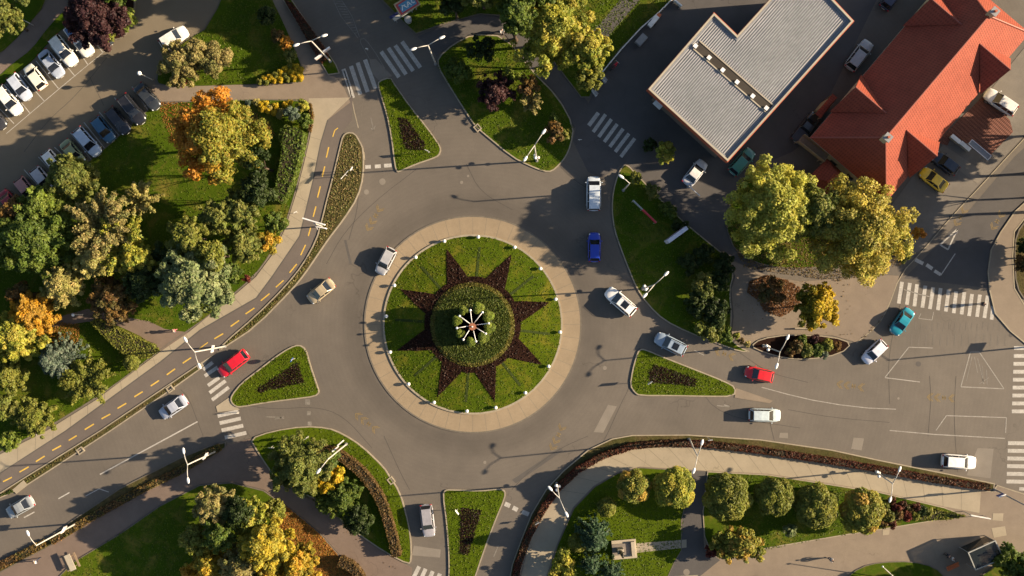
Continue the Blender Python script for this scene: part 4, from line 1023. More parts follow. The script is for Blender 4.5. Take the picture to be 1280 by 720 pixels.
# --- hall with ribbed metal roof
HZ = 7.0
hall_px = [(810, 112), (892, 17), (921, 45), (987, -28), (1014, -28), (1066, 27), (909, 202)]
hp = ccw(PL(hall_px, HZ)); hc = P(930, 90)
hall = thing('sports_hall', 'long hall with pale ribbed metal roof, dark valley gutter and red edged parapet', 'building', (0, 0, 0))
M_ribs = stripe_mat('ribbed_metal_roof', (.235, .238, .248), (.275, .275, .282), -41, 3.3, .035)
M_hwall = surf('hall_wall', [(.16, .13, .10), (.20, .165, .13)], .2, .12, bump=.005)
M_fascia = plain('red_fascia', (.42, .09, .035), .5)
M_cap = surf('parapet_cap', [(.42, .37, .28), (.50, .44, .34)], .2, .15, bump=.004)
M_gutter = surf('valley_gutter', [(.055, .045, .035), (.09, .075, .06)], .4, .3, bump=.01)
MB().prism(inset(hp, 1.0), -.05, HZ-.25).build('wall', M_hwall, hall, tri=True)
v0, v1 = P(868, 54, HZ), P(969, 142, HZ)
roof = MB().prism(inset(hp, .28), HZ-.24, HZ-.02).build('roof', M_ribs, hall, tri=True)
vd = (v1-v0).normalized(); vn = Vector((-vd.y, vd.x))
v0 = v0+vd*.35; v1 = v1-vd*.40
MB().prism(ccw([v0+vn*.55, v1+vn*.55, v1-vn*.55, v0-vn*.55]), HZ-.10, HZ+.01).build('valley_gutter', M_gutter, roof)
for sgn in (-1, 1):
    MB().prism(ccw([v0+vn*(.55*sgn), v1+vn*(.55*sgn), v1+vn*(.70*sgn), v0+vn*(.70*sgn)]), HZ-.03, HZ+.08).build('gutter_edge', M_cap, roof)
for (qx, qy) in [(869, 58), (886, 72.5), (903, 88), (921, 103), (940.5, 120.5), (957.5, 135.5)]:
    c = P(qx, qy, HZ); M = Matrix.Rotation(math.atan2(vd.y, vd.x), 3, 'Z')
    k = MB().box((c.x, c.y, HZ+.12), (.42, .42, .22), M=M).build('roof_vent', M_cap, roof, bevel=.02)
    MB().box((c.x, c.y, HZ+.25), (.5, .5, .05), M=M).build('vent_cap', M_wht, k)
MB().prism(inset(hp, .1), HZ-.5, HZ-.26).build('soffit', M_hwall, hall, tri=True)
MB().ring(hp, inset(hp, .22), HZ-.25, HZ+.30).build('parapet', M_cap, hall)
MB().ring(inset(hp, -.06), inset(hp, -.01), HZ-.75, HZ+.22).build('fascia', M_fascia, hall)
MB().ring(inset(hp, .24), inset(hp, .44), HZ-.02, HZ+.06).build('flashing', plain('zinc_flashing', (.20, .21, .23), .4), roof)
hw = inset(hp, 1.0)
for i in range(len(hw)):
    a, b = hw[i], hw[(i+1) % len(hw)]
    d = (b-a); l = d.length; d.normalize(); n = Vector((d.y, -d.x))
    m = int(l/3.6)
    for j in range(m):
        wall_window(hall, a, b, (j+.5)/m, 4.6, 1.9, 1.3, n)
    if l > 12: wall_window(hall, a, b, .93, 1.15, 1.6, 2.3, n, M_fascia, 'door')
c = P(825, 128, 2.7)
MB().box((c.x, c.y, 2.7), (1.2, 1.5, .12), rz=R(-43)).build('canopy', M_wht, hall, bevel=.02)
# --- house with red tiled hip roof and cross gables
EZ, RZ = 5.0, 10.0
house = thing('tiled_house', 'large house with orange red tiled hip roof, four cross gables and two chimneys', 'building', (0, 0, 0))
def v3(v, z): return Vector((v[0], v[1], z))
E1, E2 = P(1010, 172, EZ), P(1107, 250, EZ)
A, B = P(1107, 172, RZ), P(1236, 20, RZ)
u = (B-A).normalized()
def refl(p): # mirror across the middle of the ridge
    m = (A+B)/2; d = p-m; return m+d-2*d.dot(u)*u
# square the eaves up to the ridge direction
nperp = Vector((u.y, -u.x))  # towards SE
mid = (E1+E2)/2; hw_ = (E2-E1).length/2
cA = A+u*((mid-A).dot(u))
E1, E2 = cA-nperp*hw_, cA+nperp*hw_
E4, E3 = refl(E1), refl(E2)
ANG = math.degrees(math.atan2(u.y, u.x))
M_tileL = stripe_mat('roof_tiles', (.255, .058, .034), (.295, .073, .042), ANG, 3.1, .004, rows=3.0, rough=.6)
M_tileE = stripe_mat('roof_tiles_ends', (.255, .058, .034), (.295, .073, .042), ANG+90, 3.1, .004, rows=3.0, rough=.6)
M_ridge = plain('ridge_tile', (.27, .065, .04), .6)
roof = poly3('roof', [[v3(E1, EZ), v3(E2, EZ), v3(A, RZ)]], M_tileE, house, .18)
poly3('roof_end', [[v3(E3, EZ), v3(E4, EZ), v3(B, RZ)]], M_tileE, house, .18)
poly3('roof_slope', [[v3(E2, EZ), v3(E3, EZ), v3(B, RZ), v3(A, RZ)]], M_tileL, house, .18)
poly3('roof_slope', [[v3(E4, EZ), v3(E1, EZ), v3(A, RZ), v3(B, RZ)]], M_tileL, house, .18)
rd = MB()
for a, b in [((A, RZ), (B, RZ)), ((A, RZ), (E1, EZ)), ((A, RZ), (E2, EZ)), ((B, RZ), (E3, EZ)), ((B, RZ), (E4, EZ))]:
    rd.tube([v3(a[0], a[1]+.02), v3(b[0], b[1]+.02)], .11, 6)
rd.build('ridge_tiles', M_ridge, roof)
wl = ccw([E1, E2, E3, E4]); wi = inset(wl, .6)
MB().prism(wi, -.05, EZ-.1).build('wall', M_cream, house)
MB().ring(wl, inset(wl, .12), EZ-.24, EZ-.02).build('gutter', plain('gutter', (.32, .30, .27), .4), house)
for i in range(4):
    a, b = wi[i], wi[(i+1) % 4]; l = (b-a).length; d = (b-a).normalized(); n = Vector((d.y, -d.x)); m = int(l/2.6)
    for zz in (1.4, 3.9):
        for j in range(m): wall_window(house, a, b, (j+.5)/m, zz, 1.1, 1.2, n, M_wood)
def wing(ax, ay, side, w_, hr=8.7):
    """cross gable whose apex shows at photo point ax,ay"""
    ap = P(ax, ay, hr)
    e0 = E2 if side > 0 else E1
    c = e0+u*((ap-e0).dot(u)); n = -nperp*side
    s = (RZ-EZ)/hw_; L_ = (hr-EZ)/s
    apx = v3(c-n*.25, hr+.05); inn = v3(c+n*L_, hr+.05)
    b0 = v3(c-u*w_-n*.25, EZ+.04); b1 = v3(c+u*w_-n*.25, EZ+.04)
    g = poly3('gable_roof', [[b0, apx, inn], [apx, b1, inn]] if side > 0 else [[b0, inn, apx], [apx, inn, b1]], M_tileE, house, .16)
    MB().tube([apx+Vector((0, 0, .03)), inn], .10, 6).build('ridge_tiles', M_ridge, g)
    q = [v3(c-u*(w_-.5)+n*.1, EZ-.3), v3(c+u*(w_-.5)+n*.1, EZ-.3), v3(c+n*.1, hr-.35)]
    gw = poly3('gable_wall', [q], M_cream, house, .12)
    MB().box((c-n*.02).to_3d()+Vector((0, 0, 6.1)), (.9, .1, 1.0), rz=R(ANG)).build('gable_window', M_wood, gw)
wing(1171, 195, 1, 3.0); wing(1266, 90, 1, 3.0); wing(1067, 107, -1, 3.1); wing(1163, -2, -1, 3.1)
for q in (v3(A-u*.2, RZ-.4), v3(B+u*.3, RZ-.4)):
    ch = MB().box(q+Vector((0, 0, .7)), (.75, .75, 1.5), rz=R(ANG)).build('chimney', M_cream, house, bevel=.02)
    MB().box(q+Vector((0, 0, 1.5)), (.95, .95, .12), rz=R(ANG)).build('chimney_cap', M_grey, ch)
    MB().cyl(q+Vector((0, 0, 1.56)), .16, .35, 10).build('chimney_pot', M_fascia, ch)
# low porch and the balcony on the west end
def lowroof(px_pts, z0, z1, label, mat, nm='porch'):
    pl = ccw(PL(px_pts, z0)); c = sum(pl, Vector((0, 0)))/len(pl)
    t = thing(nm, label, 'porch', (c.x, c.y, 0))
    lp = [p-c for p in pl]; n = len(lp); a = (lp[0]+lp[1])/2*.45; b = (lp[2]+lp[3])/2*.45
    fs = [[v3(lp[0], z0), v3(lp[1], z0), v3(a, z1)], [v3(lp[1], z0), v3(lp[2], z0), v3(b, z1), v3(a, z1)], [v3(lp[2], z0), v3(lp[3], z0), v3(b, z1)], [v3(lp[3], z0), v3(lp[0], z0), v3(a, z1), v3(b, z1)]]
    poly3('roof', fs, mat, t, .12)
    for p in lp:
        q = p*.88; MB().tube([(q.x, q.y, -.05), (q.x, q.y, z0)], .07, 8).build('post', M_wood, t)
    MB().prism(inset(lp, .9), -.05, z0-.08).build('wall', M_cream, t)
    return t
lowroof([(1010, 222), (1036, 246), (1062, 224), (1034, 198)], 3.0, 4.4, 'small red tiled porch beside the south west wall of the big house', M_tileE)
lowroof([(1019, 142), (1041, 117), (1047, 122), (1026, 148)], 2.8, 3.2, 'narrow red roofed lean-to along the shaded yard side of the big house', M_tileL, 'lean_to')
t = thing('balcony', 'cream wooden balcony box on the west corner of the big house', 'balcony', (P(1016, 186, 3).x, P(1016, 186, 3).y, 0))
MB().box((0, 0, 3.0), (4.2, 1.2, .12), rz=R(-38)).build('floor_slab', M_wood, t)
for sy in (-1, 1): MB().box(Vector((math.sin(R(38))*sy*.55, math.cos(R(38))*sy*.55, 3.5)), (4.2, .06, .95), rz=R(-38)).build('railing', M_wood, t)
for sx in (-1.9, 1.9): MB().tube([(math.cos(R(-38))*sx, math.sin(R(-38))*sx, -.05), (math.cos(R(-38))*sx, math.sin(R(-38))*sx, 3)], .08, 8).build('post', M_wood, t)

# ------------------------------------------------------------ the round island
isl = thing('flower_island', 'round grass island with a brown eight pointed star bed', 'flower bed', (ISL.x, ISL.y, 0))
def islz(r): return .16+.75*(1-(r/(112/K))**2)
def polar(name, rin, rout, mat, dz, parent=isl, n=720, rings=10):
    vs = []; fs = []
    for i in range(rings+1):
        for k in range(n):
            th = 2*math.pi*k/n; a, b = rin(th), rout(th); r = a+(b-a)*i/rings
            vs.append((r*math.cos(th), r*math.sin(th), islz(r)+dz))
    for i in range(rings):
        for k in range(n): fs.append((i*n+k, (i+1)*n+k, (i+1)*n+(k+1) % n, i*n+(k+1) % n))
    return MB().add(vs, fs).build(name, mat, parent)
polar('lawn', lambda t: .05, lambda t: 112/K-.18, M_isl, 0, rings=18)
TIP = [109, 61, 16, -30, -74, -116, -161, 154]
def star(th):
    d = min(abs((math.degrees(th)-a+180) % 360-180) for a in TIP)
    base = 60/K
    # straight-sided point: from half-angle 15.5 deg at r=60 to the tip at r=100
    if d >= 14: return base
    h0 = 60*math.sin(R(14)); x0 = 60*math.cos(R(14)); tip = 100
    t_ = math.tan(R(d)); # ray (x, x*t) meets the line from (x0,h0) to (tip,0)
    x = h0*tip/((tip-x0)*t_+h0) if (tip-x0)*t_+h0 > 0 else x0
    return x/K
polar('star_bed', lambda t: 50/K, star, M_soil, .05, n=1440)
M_groove = grass_mat('planted_rays', (.026, .042, .003), (.042, .062, .004))
for a in sorted(TIP):
    nx = sorted([(b-a) % 360 for b in TIP if b != a])[0]; m = a+nx/2
    mb = MB(); vs = []
    for i in range(9):
        r = (60+37*i/8)/K; c, s_ = math.cos(R(m)), math.sin(R(m)); wv = .17
        vs += [(r*c-s_*wv, r*s_+c*wv, islz(r)+.03), (r*c+s_*wv, r*s_-c*wv, islz(r)+.03)]
    mb.add(vs, [(2*i, 2*i+1, 2*i+3, 2*i+2) for i in range(8)]); mb.build('planted_ray', M_groove, isl)
# bedding plants in the star and loose turf blades on the lawn
rng = np.random.default_rng(8)
def islscatter(name, n, keep, pal_, size, dz, fl):
    q = rng.uniform(-1, 1, (n, 2))*(110.5/K); rr_ = np.linalg.norm(q, axis=1); th_ = np.arctan2(q[:, 1], q[:, 0])
    st = np.array([star(t) for t in th_])+rng.normal(size=n)*.05
    ok = (rr_ < 110.5/K) & keep(rr_, st); q = q[ok]; rr_ = rr_[ok]; m = len(q)
    pos = np.concatenate([q, (.16+.75*(1-(rr_/(112/K))**2)+dz+rng.random(m)*size*.5)[:, None]], 1)
    o = link(bpy.data.objects.new(name, leaves_mesh(name, pos, np.tile([0, 0, 1.], (m, 1))+rng.normal(size=(m, 3))*fl, tints(rng, m, pal_), size, rng))); o.parent = isl
    return o
islscatter('star_bedding_plants', 16000, lambda r_, s_: (r_ > 52/K) & (r_ < s_), [(.045, .017, .011), (.065, .024, .015), (.030, .014, .009), (.05, .030, .012)], .15, .06, .55)
islscatter('turf_blades', 9000, lambda r_, s_: (r_ > s_+.05), [(.12, .17, .010), (.09, .14, .008), (.15, .17, .02)], .12, .0, .30)
# ring of low ground cover
rng = np.random.default_rng(5)
n = 26000; rr = np.sqrt(rng.random(n))*(52.5/K); th = rng.random(n)*2*math.pi
z = .16+.75*(1-(rr/(112/K))**2)+.32-.28*np.clip((rr-4.9)/.6, 0, 1)+rng.normal(size=n)*.035
pos = np.stack([rr*np.cos(th), rr*np.sin(th), z], 1)
idx = np.where(rr > 4.95, 2, rng.integers(0, 2, n))
pal = [(.13, .17, .03), (.095, .13, .024), (.24, .21, .045)]
gc = link(bpy.data.objects.new('ground_cover', leaves_mesh('ground_cover', pos, np.tile([0, 0, 1.], (n, 1))+rng.normal(size=(n, 3))*.7, tints(rng, n, pal, idx), .16, rng))); gc.parent = isl
def clock(i): return ['twelve', 'quarter to one', 'half past one', 'quarter past two', 'three', 'quarter to four', 'half past four', 'quarter past five', 'six', 'quarter to seven', 'half past seven', 'quarter past eight', 'nine', 'quarter to ten', 'half past ten', 'quarter past eleven'][i]
BL = [(287, 103), (392, 90), (505, 122), (585, 188), (632, 283), (646, 385), (610, 491), (538, 573), (446, 619), (357, 630), (255, 603), (176, 546), (119, 447), (107, 336), (132, 240), (198, 153)]
used_ = set()
for bx, by in BL:
    px, py = 440+bx/2.483, 260+by/2.483
    a = (90-math.degrees(math.atan2(405.5-py, px-591))) % 360
    i = int(round(a/22.5)) % 16
    while i in used_: i = (i+1) % 16
    used_.add(i)
    c = P(px, py, .45)
    t = thing('globe_light', 'globe light on the island rim at %s o\'clock' % clock(i) if ' ' not in clock(i) else 'globe light on the island rim at %s by the clock' % clock(i), 'bollard light', (c.x, c.y, .18), 0, 'globe lights around the island rim')
    MB().tube([(0, 0, -.05), (0, 0, .28)], .07, 8).build('base', M_grey, t)
    MB().ball((0, 0, .46), .24, 14).build('globe', M_wht, t, smooth=True)
# flower tower with topiary balls and white arms
TC = P(592.5, 406.5)
tw = thing('topiary_tower', 'dark green drum in the island centre crowned with green balls and eight white arms', 'monument', (TC.x, TC.y, .85))
M_drum = surf('drum_planting', [(.02, .03, .012), (.035, .045, .018)], .5, .4, bump=.12, sf=5)
MB().tube([(0, 0, -.1), (0, 0, 3.0)], [2.5, 2.3], 40).build('drum', M_drum, tw)
q = MB()
MB().tube([(0, 0, 2.9), (0, 0, 3.0)], [2.0, 2.0], 40).build('drum_top', M_black, tw)
MB().tube([(0, 0, 2.9), (0, 0, 4.1)], [.36, .46], 20).build('centre_urn', plain('terracotta', (.30, .11, .05), .7), tw, smooth=False)
balls = [(268, 205, .52), (433, 180, .66), (540, 270, .66), (555, 400, .66), (487, 515, .62), (350, 560, .52), (225, 460, .50), (190, 325, .55)]
for i, (bx, by, r) in enumerate(balls):
    r *= 1.28; x, y = 550+bx/9, 365+by/9; zc = 4.15; c = P(x, y, zc)-TC
    ls = [(c.x, c.y, zc-.85, r*.72)]+[(c.x+r*.35*math.cos(k*2.1), c.y+r*.35*math.sin(k*2.1), zc-.85+r*.3*math.sin(k*1.3), r*.6) for k in range(4)]
    crown('topiary_ball', ls, 'bright', .12, 2.6, 900+i, tw, .1)
    MB().tube([(c.x*.9, c.y*.9, 2.85), (c.x, c.y, 3.3)], .07, 6).build('ball_stem', M_grey, tw)
for (ex, ey) in [(342, 205), (478, 228), (548, 352), (515, 468), (405, 555), (262, 535), (190, 405), (220, 270)]:
    x, y = 550+ex/9, 365+ey/9; e = P(x, y, 5.2)-TC; c0 = P(590, 407, 5.0)-TC
    a0 = Vector((c0.x, c0.y, 3.2)); e3 = Vector((e.x, e.y, 4.35))
    ar = MB().tube([a0, a0.lerp(e3, .5)+Vector((0, 0, .25)), e3], .048, 8).build('white_arm', M_wht, tw, smooth=True)
    MB().ball(e3, .16, 10).build('arm_lamp', M_wht, ar, smooth=True)
MB().tube([(0, 0, 3.2), (0, 0, 4.3)], .10, 8).build('mast', M_wht, tw)

# ------------------------------------------------------------ vehicles on the road
W1 = (.72, .71, .68); SIL = (.42, .43, .44)
car(742, 242, 0, -1, 'van', (.52, .58, .64), 'white people carrier van driving up out of the roundabout past the north east lawn', 43, kind='van')
car(743, 309, 0, -1, 'hatch', (.005, .035, .38), 'bright blue car directly behind the white van', 37)
car(775.5, 377, -.76, -.65, 'suv', (.80, .79, .76), 'white crossover with dark glass sunroof circling on the east side', 44, sunroof=True, rails=True)
car(838, 430, -.89, -.45, 'suv', (.27, .34, .42), 'silver blue estate car with dark sunroof waiting to enter from the east', 41, sunroof=True, rails=True)
car(949, 468, -.97, -.22, 'hatch', (.62, .015, .02), 'bright red hatchback approaching from the right above the eastern island', 36)
car(956, 519, 1, .02, 'estate', (.50, .58, .60), 'white car leaving to the right just below the eastern island', 40)
car(1198.5, 577, 1, .07, 'suv', (.82, .81, .78), 'white car nearing the crosswalk at the lower right edge', 43)
car(1127.5, 402, -.58, .82, 'sedan', (.015, .25, .33), 'turquoise saloon just past the long eastern crosswalk', 37)
car(1093, 440, -.72, .69, 'hatch', (.68, .69, .76), 'pale lilac white hatchback behind the turquoise saloon', 35)
car(482, 326.5, -.46, .89, 'hatch', (.40, .40, .41), 'pale silver hatchback circling at the upper left of the island', 36)
car(401, 364, -.78, .62, 'sedan', (.38, .31, .20), 'beige gold saloon leaving the roundabout to the left', 38)
car(291.5, 454.5, -.79, .61, 'estate', (.58, .01, .025), 'red estate car on the western crosswalk', 43)
car(216.5, 509, -.83, .56, 'sedan', (.38, .41, .48), 'silver saloon driving away left below the cycle path', 38)
car(25, 634, -.87, .49, 'sedan', (.28, .30, .31), 'grey saloon farthest left on the western road', 36)
car(534.5, 651, .12, .99, 'estate', (.30, .29, .31), 'grey silver estate car leaving downwards beside the southern island', 41)
car(217.5, 47.5, .85, -.53, 'suv', (.80, .78, .73), 'white car turning at the entrance of the car park near the tan shrubs', 37, group='cars in and around the car park')
# parked: upper row
G1 = 'cars parked in the left car park'
def pk(*a, **k): return car(*a, kind='car', group=G1, name='parked_car' if a[4] != 'pickup' else None, **k)
pk(99.8, 51, .60, .80, 'pickup', (.82, .79, .70), 'white pickup with blue load cover at the top end of the upper parking row', Lpx=44, load=(.12, .22, .42))
pk(79.8, 63.8, .62, .78, 'suv', (.83, .80, .72), 'white estate parked beside the white pickup', Lpx=43)
pk(64.4, 80, .62, .78, 'sedan', (.36, .41, .50), 'blue silver saloon parked third in the upper row', Lpx=39)
pk(43.8, 95.8, -.60, -.80, 'hatch', (.78, .76, .62), 'small cream hatchback parked nose in, fourth in the upper row', Lpx=35)
pk(24.5, 109, .60, .80, 'hatch', (.48, .53, .62), 'pale blue white hatchback between the small cream car and a white estate', Lpx=37)
pk(11, 125.5, .62, .78, 'estate', (.82, .79, .72), 'white estate car at the left picture edge of the upper row', Lpx=42)
pk(-7, 146, .62, .78, 'hatch', (.03, .03, .035), 'dark hatchback mostly cut off by the left picture edge', Lpx=36)
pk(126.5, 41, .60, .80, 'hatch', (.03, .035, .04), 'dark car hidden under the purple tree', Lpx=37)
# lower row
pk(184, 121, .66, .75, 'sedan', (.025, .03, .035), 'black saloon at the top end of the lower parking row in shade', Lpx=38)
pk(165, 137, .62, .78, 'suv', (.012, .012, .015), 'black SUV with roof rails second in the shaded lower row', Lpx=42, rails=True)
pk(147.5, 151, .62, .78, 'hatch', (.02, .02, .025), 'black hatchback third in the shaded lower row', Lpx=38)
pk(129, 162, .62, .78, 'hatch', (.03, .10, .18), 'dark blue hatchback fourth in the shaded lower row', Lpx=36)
pk(109, 177.5, .66, .75, 'estate', (.38, .46, .56), 'silver blue estate car in the middle of the lower parking row', Lpx=42)
pk(91, 191, .64, .77, 'sedan', (.24, .27, .13), 'olive green car half under the tree in the lower row', Lpx=36)
pk(67, 203, .62, .78, 'hatch', (.80, .78, .72), 'small white car with only its tail clear of the round tree', Lpx=34)
pk(53.5, 225, .62, .78, 'hatch', (.48, .46, .47), 'grey hatchback between the small white car and a pink one', Lpx=36)
pk(33, 237, .62, .78, 'hatch', (.42, .20, .17), 'dusty pink car nearly covered by a green tree', Lpx=34)
pk(13, 254, .62, .78, 'sedan', (.30, .01, .015), 'dark red car at the bottom end of the lower row', Lpx=36)
G2 = 'cars parked around the two buildings'
def pb(*a, **k): return car(*a, kind='car', group=G2, name='parked_car', **k)
pb(869, 216, .62, -.78, 'sedan', (.52, .53, .56), 'silver saloon with pale roof parked by the corner of the hall', Lpx=37, roof=(.7, .68, .66))  # cabin shell in a paler paint than the body
pb(927.5, 202, .66, -.75, 'estate', (.02, .16, .13), 'dark green estate car tight against the bottom corner of the hall', Lpx=39)
pb(1074, 69, .60, -.80, 'suv', (.42, .40, .39), 'pale grey SUV in the shaded yard between hall and house', Lpx=43, rails=True)
pb(1008, 160, .62, -.78, 'pickup', (.03, .035, .035), 'black pickup under the west corner of the red roof', Lpx=44)
pb(1115, -4, .6, -.8, 'hatch', (.03, .03, .06), 'dark car cut off by the top edge of the picture', Lpx=36)
pb(1250.5, 127.5, -.83, -.56, 'suv', (.70, .68, .64), 'white crossover parked on the brick forecourt', Lpx=44)
pb(1167.5, 224.5, -.80, -.60, 'sedan', (.95, .58, .02), 'yellow saloon below the red roofed house', Lpx=38)
pb(1182, 204, -.80, -.60, 'hatch', (.012, .018, .035), 'navy black hatchback between the yellow saloon and the house', Lpx=36)

# ------------------------------------------------------------ lamps and signs
bwhite, bred = plain('banner_cream', (.62, .52, .48), .6), plain('banner_red', (.45, .12, .10), .6)
lamp(413, 77, 389, 51, [(371, 56), (405, 44.5)], 'double headed lamp with two cream banners beside the red hedge, upper left', boards=[(398.5, 71.5, 4.0, 1.0, bwhite, 35), (408.5, 62.5, 4.0, 1.0, bwhite, 35)])
lamp(544.5, 80, 535, 56.5, [(517.5, 61), (552, 47)], 'double headed lamp right of the shaded upper crosswalks')
lamp(281, 433, 243, 440, [(232, 425), (249, 457)], 'double headed lamp above the red car on the western crosswalk', boards=[(266, 436, 4.2, .9, bwhite, 80)])
lamp(270, 564, 234, 581, [(229.5, 564), (235, 600)], 'double headed lamp at the right end of the ochre planting strip', boards=[(257, 570, 4.0, .9, bwhite, 60)])
lamp(95, 654.5, 45, 682, [(35, 667)], 'single headed lamp low on the left side', boards=[(80, 662, 4.0, .9, bwhite, 60)])
lamp(433, 555, 410, 574, [(398.5, 588.5)], 'lamp with its arm reaching over the grey green tree', boards=[(419.5, 561, 3.8, .9, bwhite, 40), (426, 553.5, 3.8, .9, bwhite, 40)])
lamp(861, 549, 872, 570, [(877.5, 553.5), (867.5, 588)], 'double headed lamp over the low red hedge above the ball trees')
lamp(696, 604, 699, 622.5, [(688, 611), (708, 642.5)], 'double headed lamp beside the red hedge at the lower middle', scrolls=True)
lamp(1091, 587.5, 1116, 604.5, [(1124.5, 587), (1113, 624)], 'double headed lamp at the right of the row of ball trees', scrolls=True)
lamp(954, 432, 975, 440, [(984.5, 422), (971, 457)], 'double headed lamp above the bright red hatchback', scrolls=True)
lamp(803, 361, 818, 356, [(832.5, 342.5), (806.5, 369)], 'double headed lamp at the kerb beside the white crossover', scrolls=True)
lamp(779, 238, 787, 229, [(777, 221)], 'short armed lamp right of the white people carrier')
lamp(671, 201, 668, 182, [(679.5, 165), (657, 198)], 'double headed lamp at the tip of the north east lawn', scrolls=True)
lamp(1243, 612, 1288, 635, [(1300, 622)], 'lamp with blue banner at the lower right corner crossing', boards=[(1251, 619, 3.0, .9, plain('banner_blue', (.06, .07, .25), .6), 20)], pole_mat=M_grey)
lamp(1305, 432, 1350, 440, [(1360, 425)], 'lamp with oval sign just outside the right picture edge', boards=[(1308, 431, 3, 1.5, bred, 60)])
ball_lamp(191, 100, 175, 92, 'globe lamp beside the tan shrubs at the car park entrance', .28)
ball_lamp(41.5, 31.5, 16.5, 18.5, 'globe lamp by the olive tree in the upper left corner')
ball_lamp(150, 38, 140, 32, 'globe lamp between the purple tree and the light green bush', .15)
ball_lamp(104, 393, 92, 393.5, 'globe lamp at the edge of the lawn beside the amber tree', .22)
ball_lamp(1118, 722, 1103, 708, 'thin lamp on the shaded lawn at the bottom right', .12)
# wide gantry sign on the verge
t = thing('road_sign', 'wide white direction sign seen on edge over the verge and cycle path', 'road sign', (P(403, 283).x, P(403, 283).y, .1))
MB().tube([(0, 0, -.05), (-.15, .10, 4.6)], .09, 8).build('post', M_metal, t)
MB().bar((-1.6, .75, 4.5), (1.25, -.10, 4.6), .16, .55).build('sign_panel', M_wht, t, bevel=.02)
MB().bar((-.1, -.25, 3.5), (1.2, -.5, 3.6), .14, .9).build('sign_panel', M_wht, t, bevel=.02)
MB().bar((-.1, .15, 4.2), (.25, -.7, 4.2), .1, .12).build('bracket', M_metal, t)
post_sign(536, 191, 2.4, M_wht, .7, .9, 'keep right sign on the grass tip of the upper left splitter island', -25, emblem='arrow')
post_sign(369, 448, 2.4, M_blue, .7, .7, 'round blue arrow sign on the western splitter island', 60, emblem='arrow', shape='round')
post_sign(572, 636, 2.4, M_wht, .7, .9, 'white arrow sign on the southern splitter island', 130, emblem='arrow')
post_sign(810, 477, 2.4, M_wht, .7, .9, 'white arrow sign on the eastern splitter island', 215, emblem='arrow')
post_sign(442, 213, 2.2, M_wht, .6, .6, 'small white sign nearest the give way blocks on the verge', 60)
post_sign(434, 220, 2.0, M_wht, 1.6, .25, 'pair of slim white boards lying low over the wide verge', 48)
post_sign(386, 545, 2.6, M_wht, .8, .8, 'white sign on the grass above the grey green tree', 30)
post_sign(342, 557, 1.5, M_wht, .8, .4, 'white board left of the grey green tree', 0)
post_sign(299, 515, 1.2, M_wht, .5, .4, 'small white bollard sign between the two western crosswalks', 0)
post_sign(372, 266, 1.6, M_wht, .5, .35, 'small white plate on the concrete walk', 30)
post_sign(1183, 293, 2.6, M_wht, .7, .7, 'white sign at the mouth of the side street', 40)
post_sign(883, 546, 2.6, M_wht, .6, .6, 'small white sign on the grass strip beside the lamp over the red hedge', 10)
post_sign(671, 650, 1.8, M_wht, .6, .5, 'small white sign in the shade of the lower hedge', 30)
post_sign(460, 63, 1.2, M_wht, .35, .5, 'white marker plate on the painted median of the upper road', 0)
post_sign(724, 176, 1.4, M_wht, .5, .3, 'small white sign at the right corner of the north east lawn', 0)
# big roadside board with coloured picture
t = thing('billboard', 'tilted advertising board with red border and blue picture beside the upper road', 'billboard', (P(513, 17).x, P(513, 17).y, .1), R(32))
for sx in (-.95, .95): MB().tube([(sx, 0, -.05), (sx, 0, 4.6)], .08, 8).build('post', M_grey, t)
Mb = Matrix.Rotation(R(35), 3, 'X')
fr = MB().box((0, -.05, 4.2), (3.0, .14, 1.9), M=Matrix.Rotation(R(-48), 3, 'X')).build('frame', M_cream, t)
def onboard(x, y, w_, h_, k=.08):
    m = Matrix.Rotation(R(-48), 3, 'X'); c = m @ Vector((x, -k, y))+Vector((0, -.05, 4.2)); return c, (w_, .02, h_), m
for (x, y, w_, h_, mt, k, nm) in [(0, 0, 2.7, 1.6, plain('poster_red', (.42, .02, .03), .4), .08, 'border'), (.05, .02, 2.2, 1.15, plain('poster_blue', (.05, .25, .42), .4), .095, 'picture')]:
    c, s_, m = onboard(x, y, w_, h_, k); MB().box(c, s_, M=m).build(nm, mt, fr)
# white strokes of lettering
lt = MB()
for (x, y, w_, h_, a) in [(-.75, 0, .12, .7, 25), (-.45, .18, .45, .12, 0), (-.3, -.1, .12, .5, -30), (.05, 0, .12, .7, 20), (.35, 0, .12, .7, -20), (.2, -.05, .35, .1, 0), (.7, .1, .12, .5, 10), (.85, -.2, .3, .12, 0)]:
    m = Matrix.Rotation(R(-48), 3, 'X'); c = m @ Vector((x, -.11, y))+Vector((0, -.05, 4.2))
    lt.box(c, (w_, .012, h_), M=m @ Matrix.Rotation(R(a), 3, 'Y'))
lt.build('lettering', M_wht, fr)
t2 = thing('sign_board', 'grey and dark blue slatted board just below the coloured billboard', 'sign', (P(506, 22).x, P(506, 22).y, .1), R(32))
MB().box((0, 0, 1.7), (3.0, .5, .12)).build('slat', plain('board_grey', (.33, .33, .30), .5), t2)
MB().box((-1.0, .45, 1.72), (1.6, .35, .12)).build('slat', plain('board_navy', (.02, .025, .10), .5), t2)
for sx in (-1.2, 1.2): MB().tube([(sx, 0, -.05), (sx, 0, 1.7)], .05, 6).build('post', M_grey, t2)
t2 = thing('litter_bin', 'round grey bin in the shade under the billboard', 'bin', (P(511, 27).x, P(511, 27).y, .12))
MB().tube([(0, 0, -.05), (0, 0, .95)], [.38, .45], 18).build('bin_body', M_grey, t2); MB().tube([(0, 0, .95), (0, 0, 1.02)], .48, 18).build('lid', plain('lid', (.4, .4, .38), .4), t2)
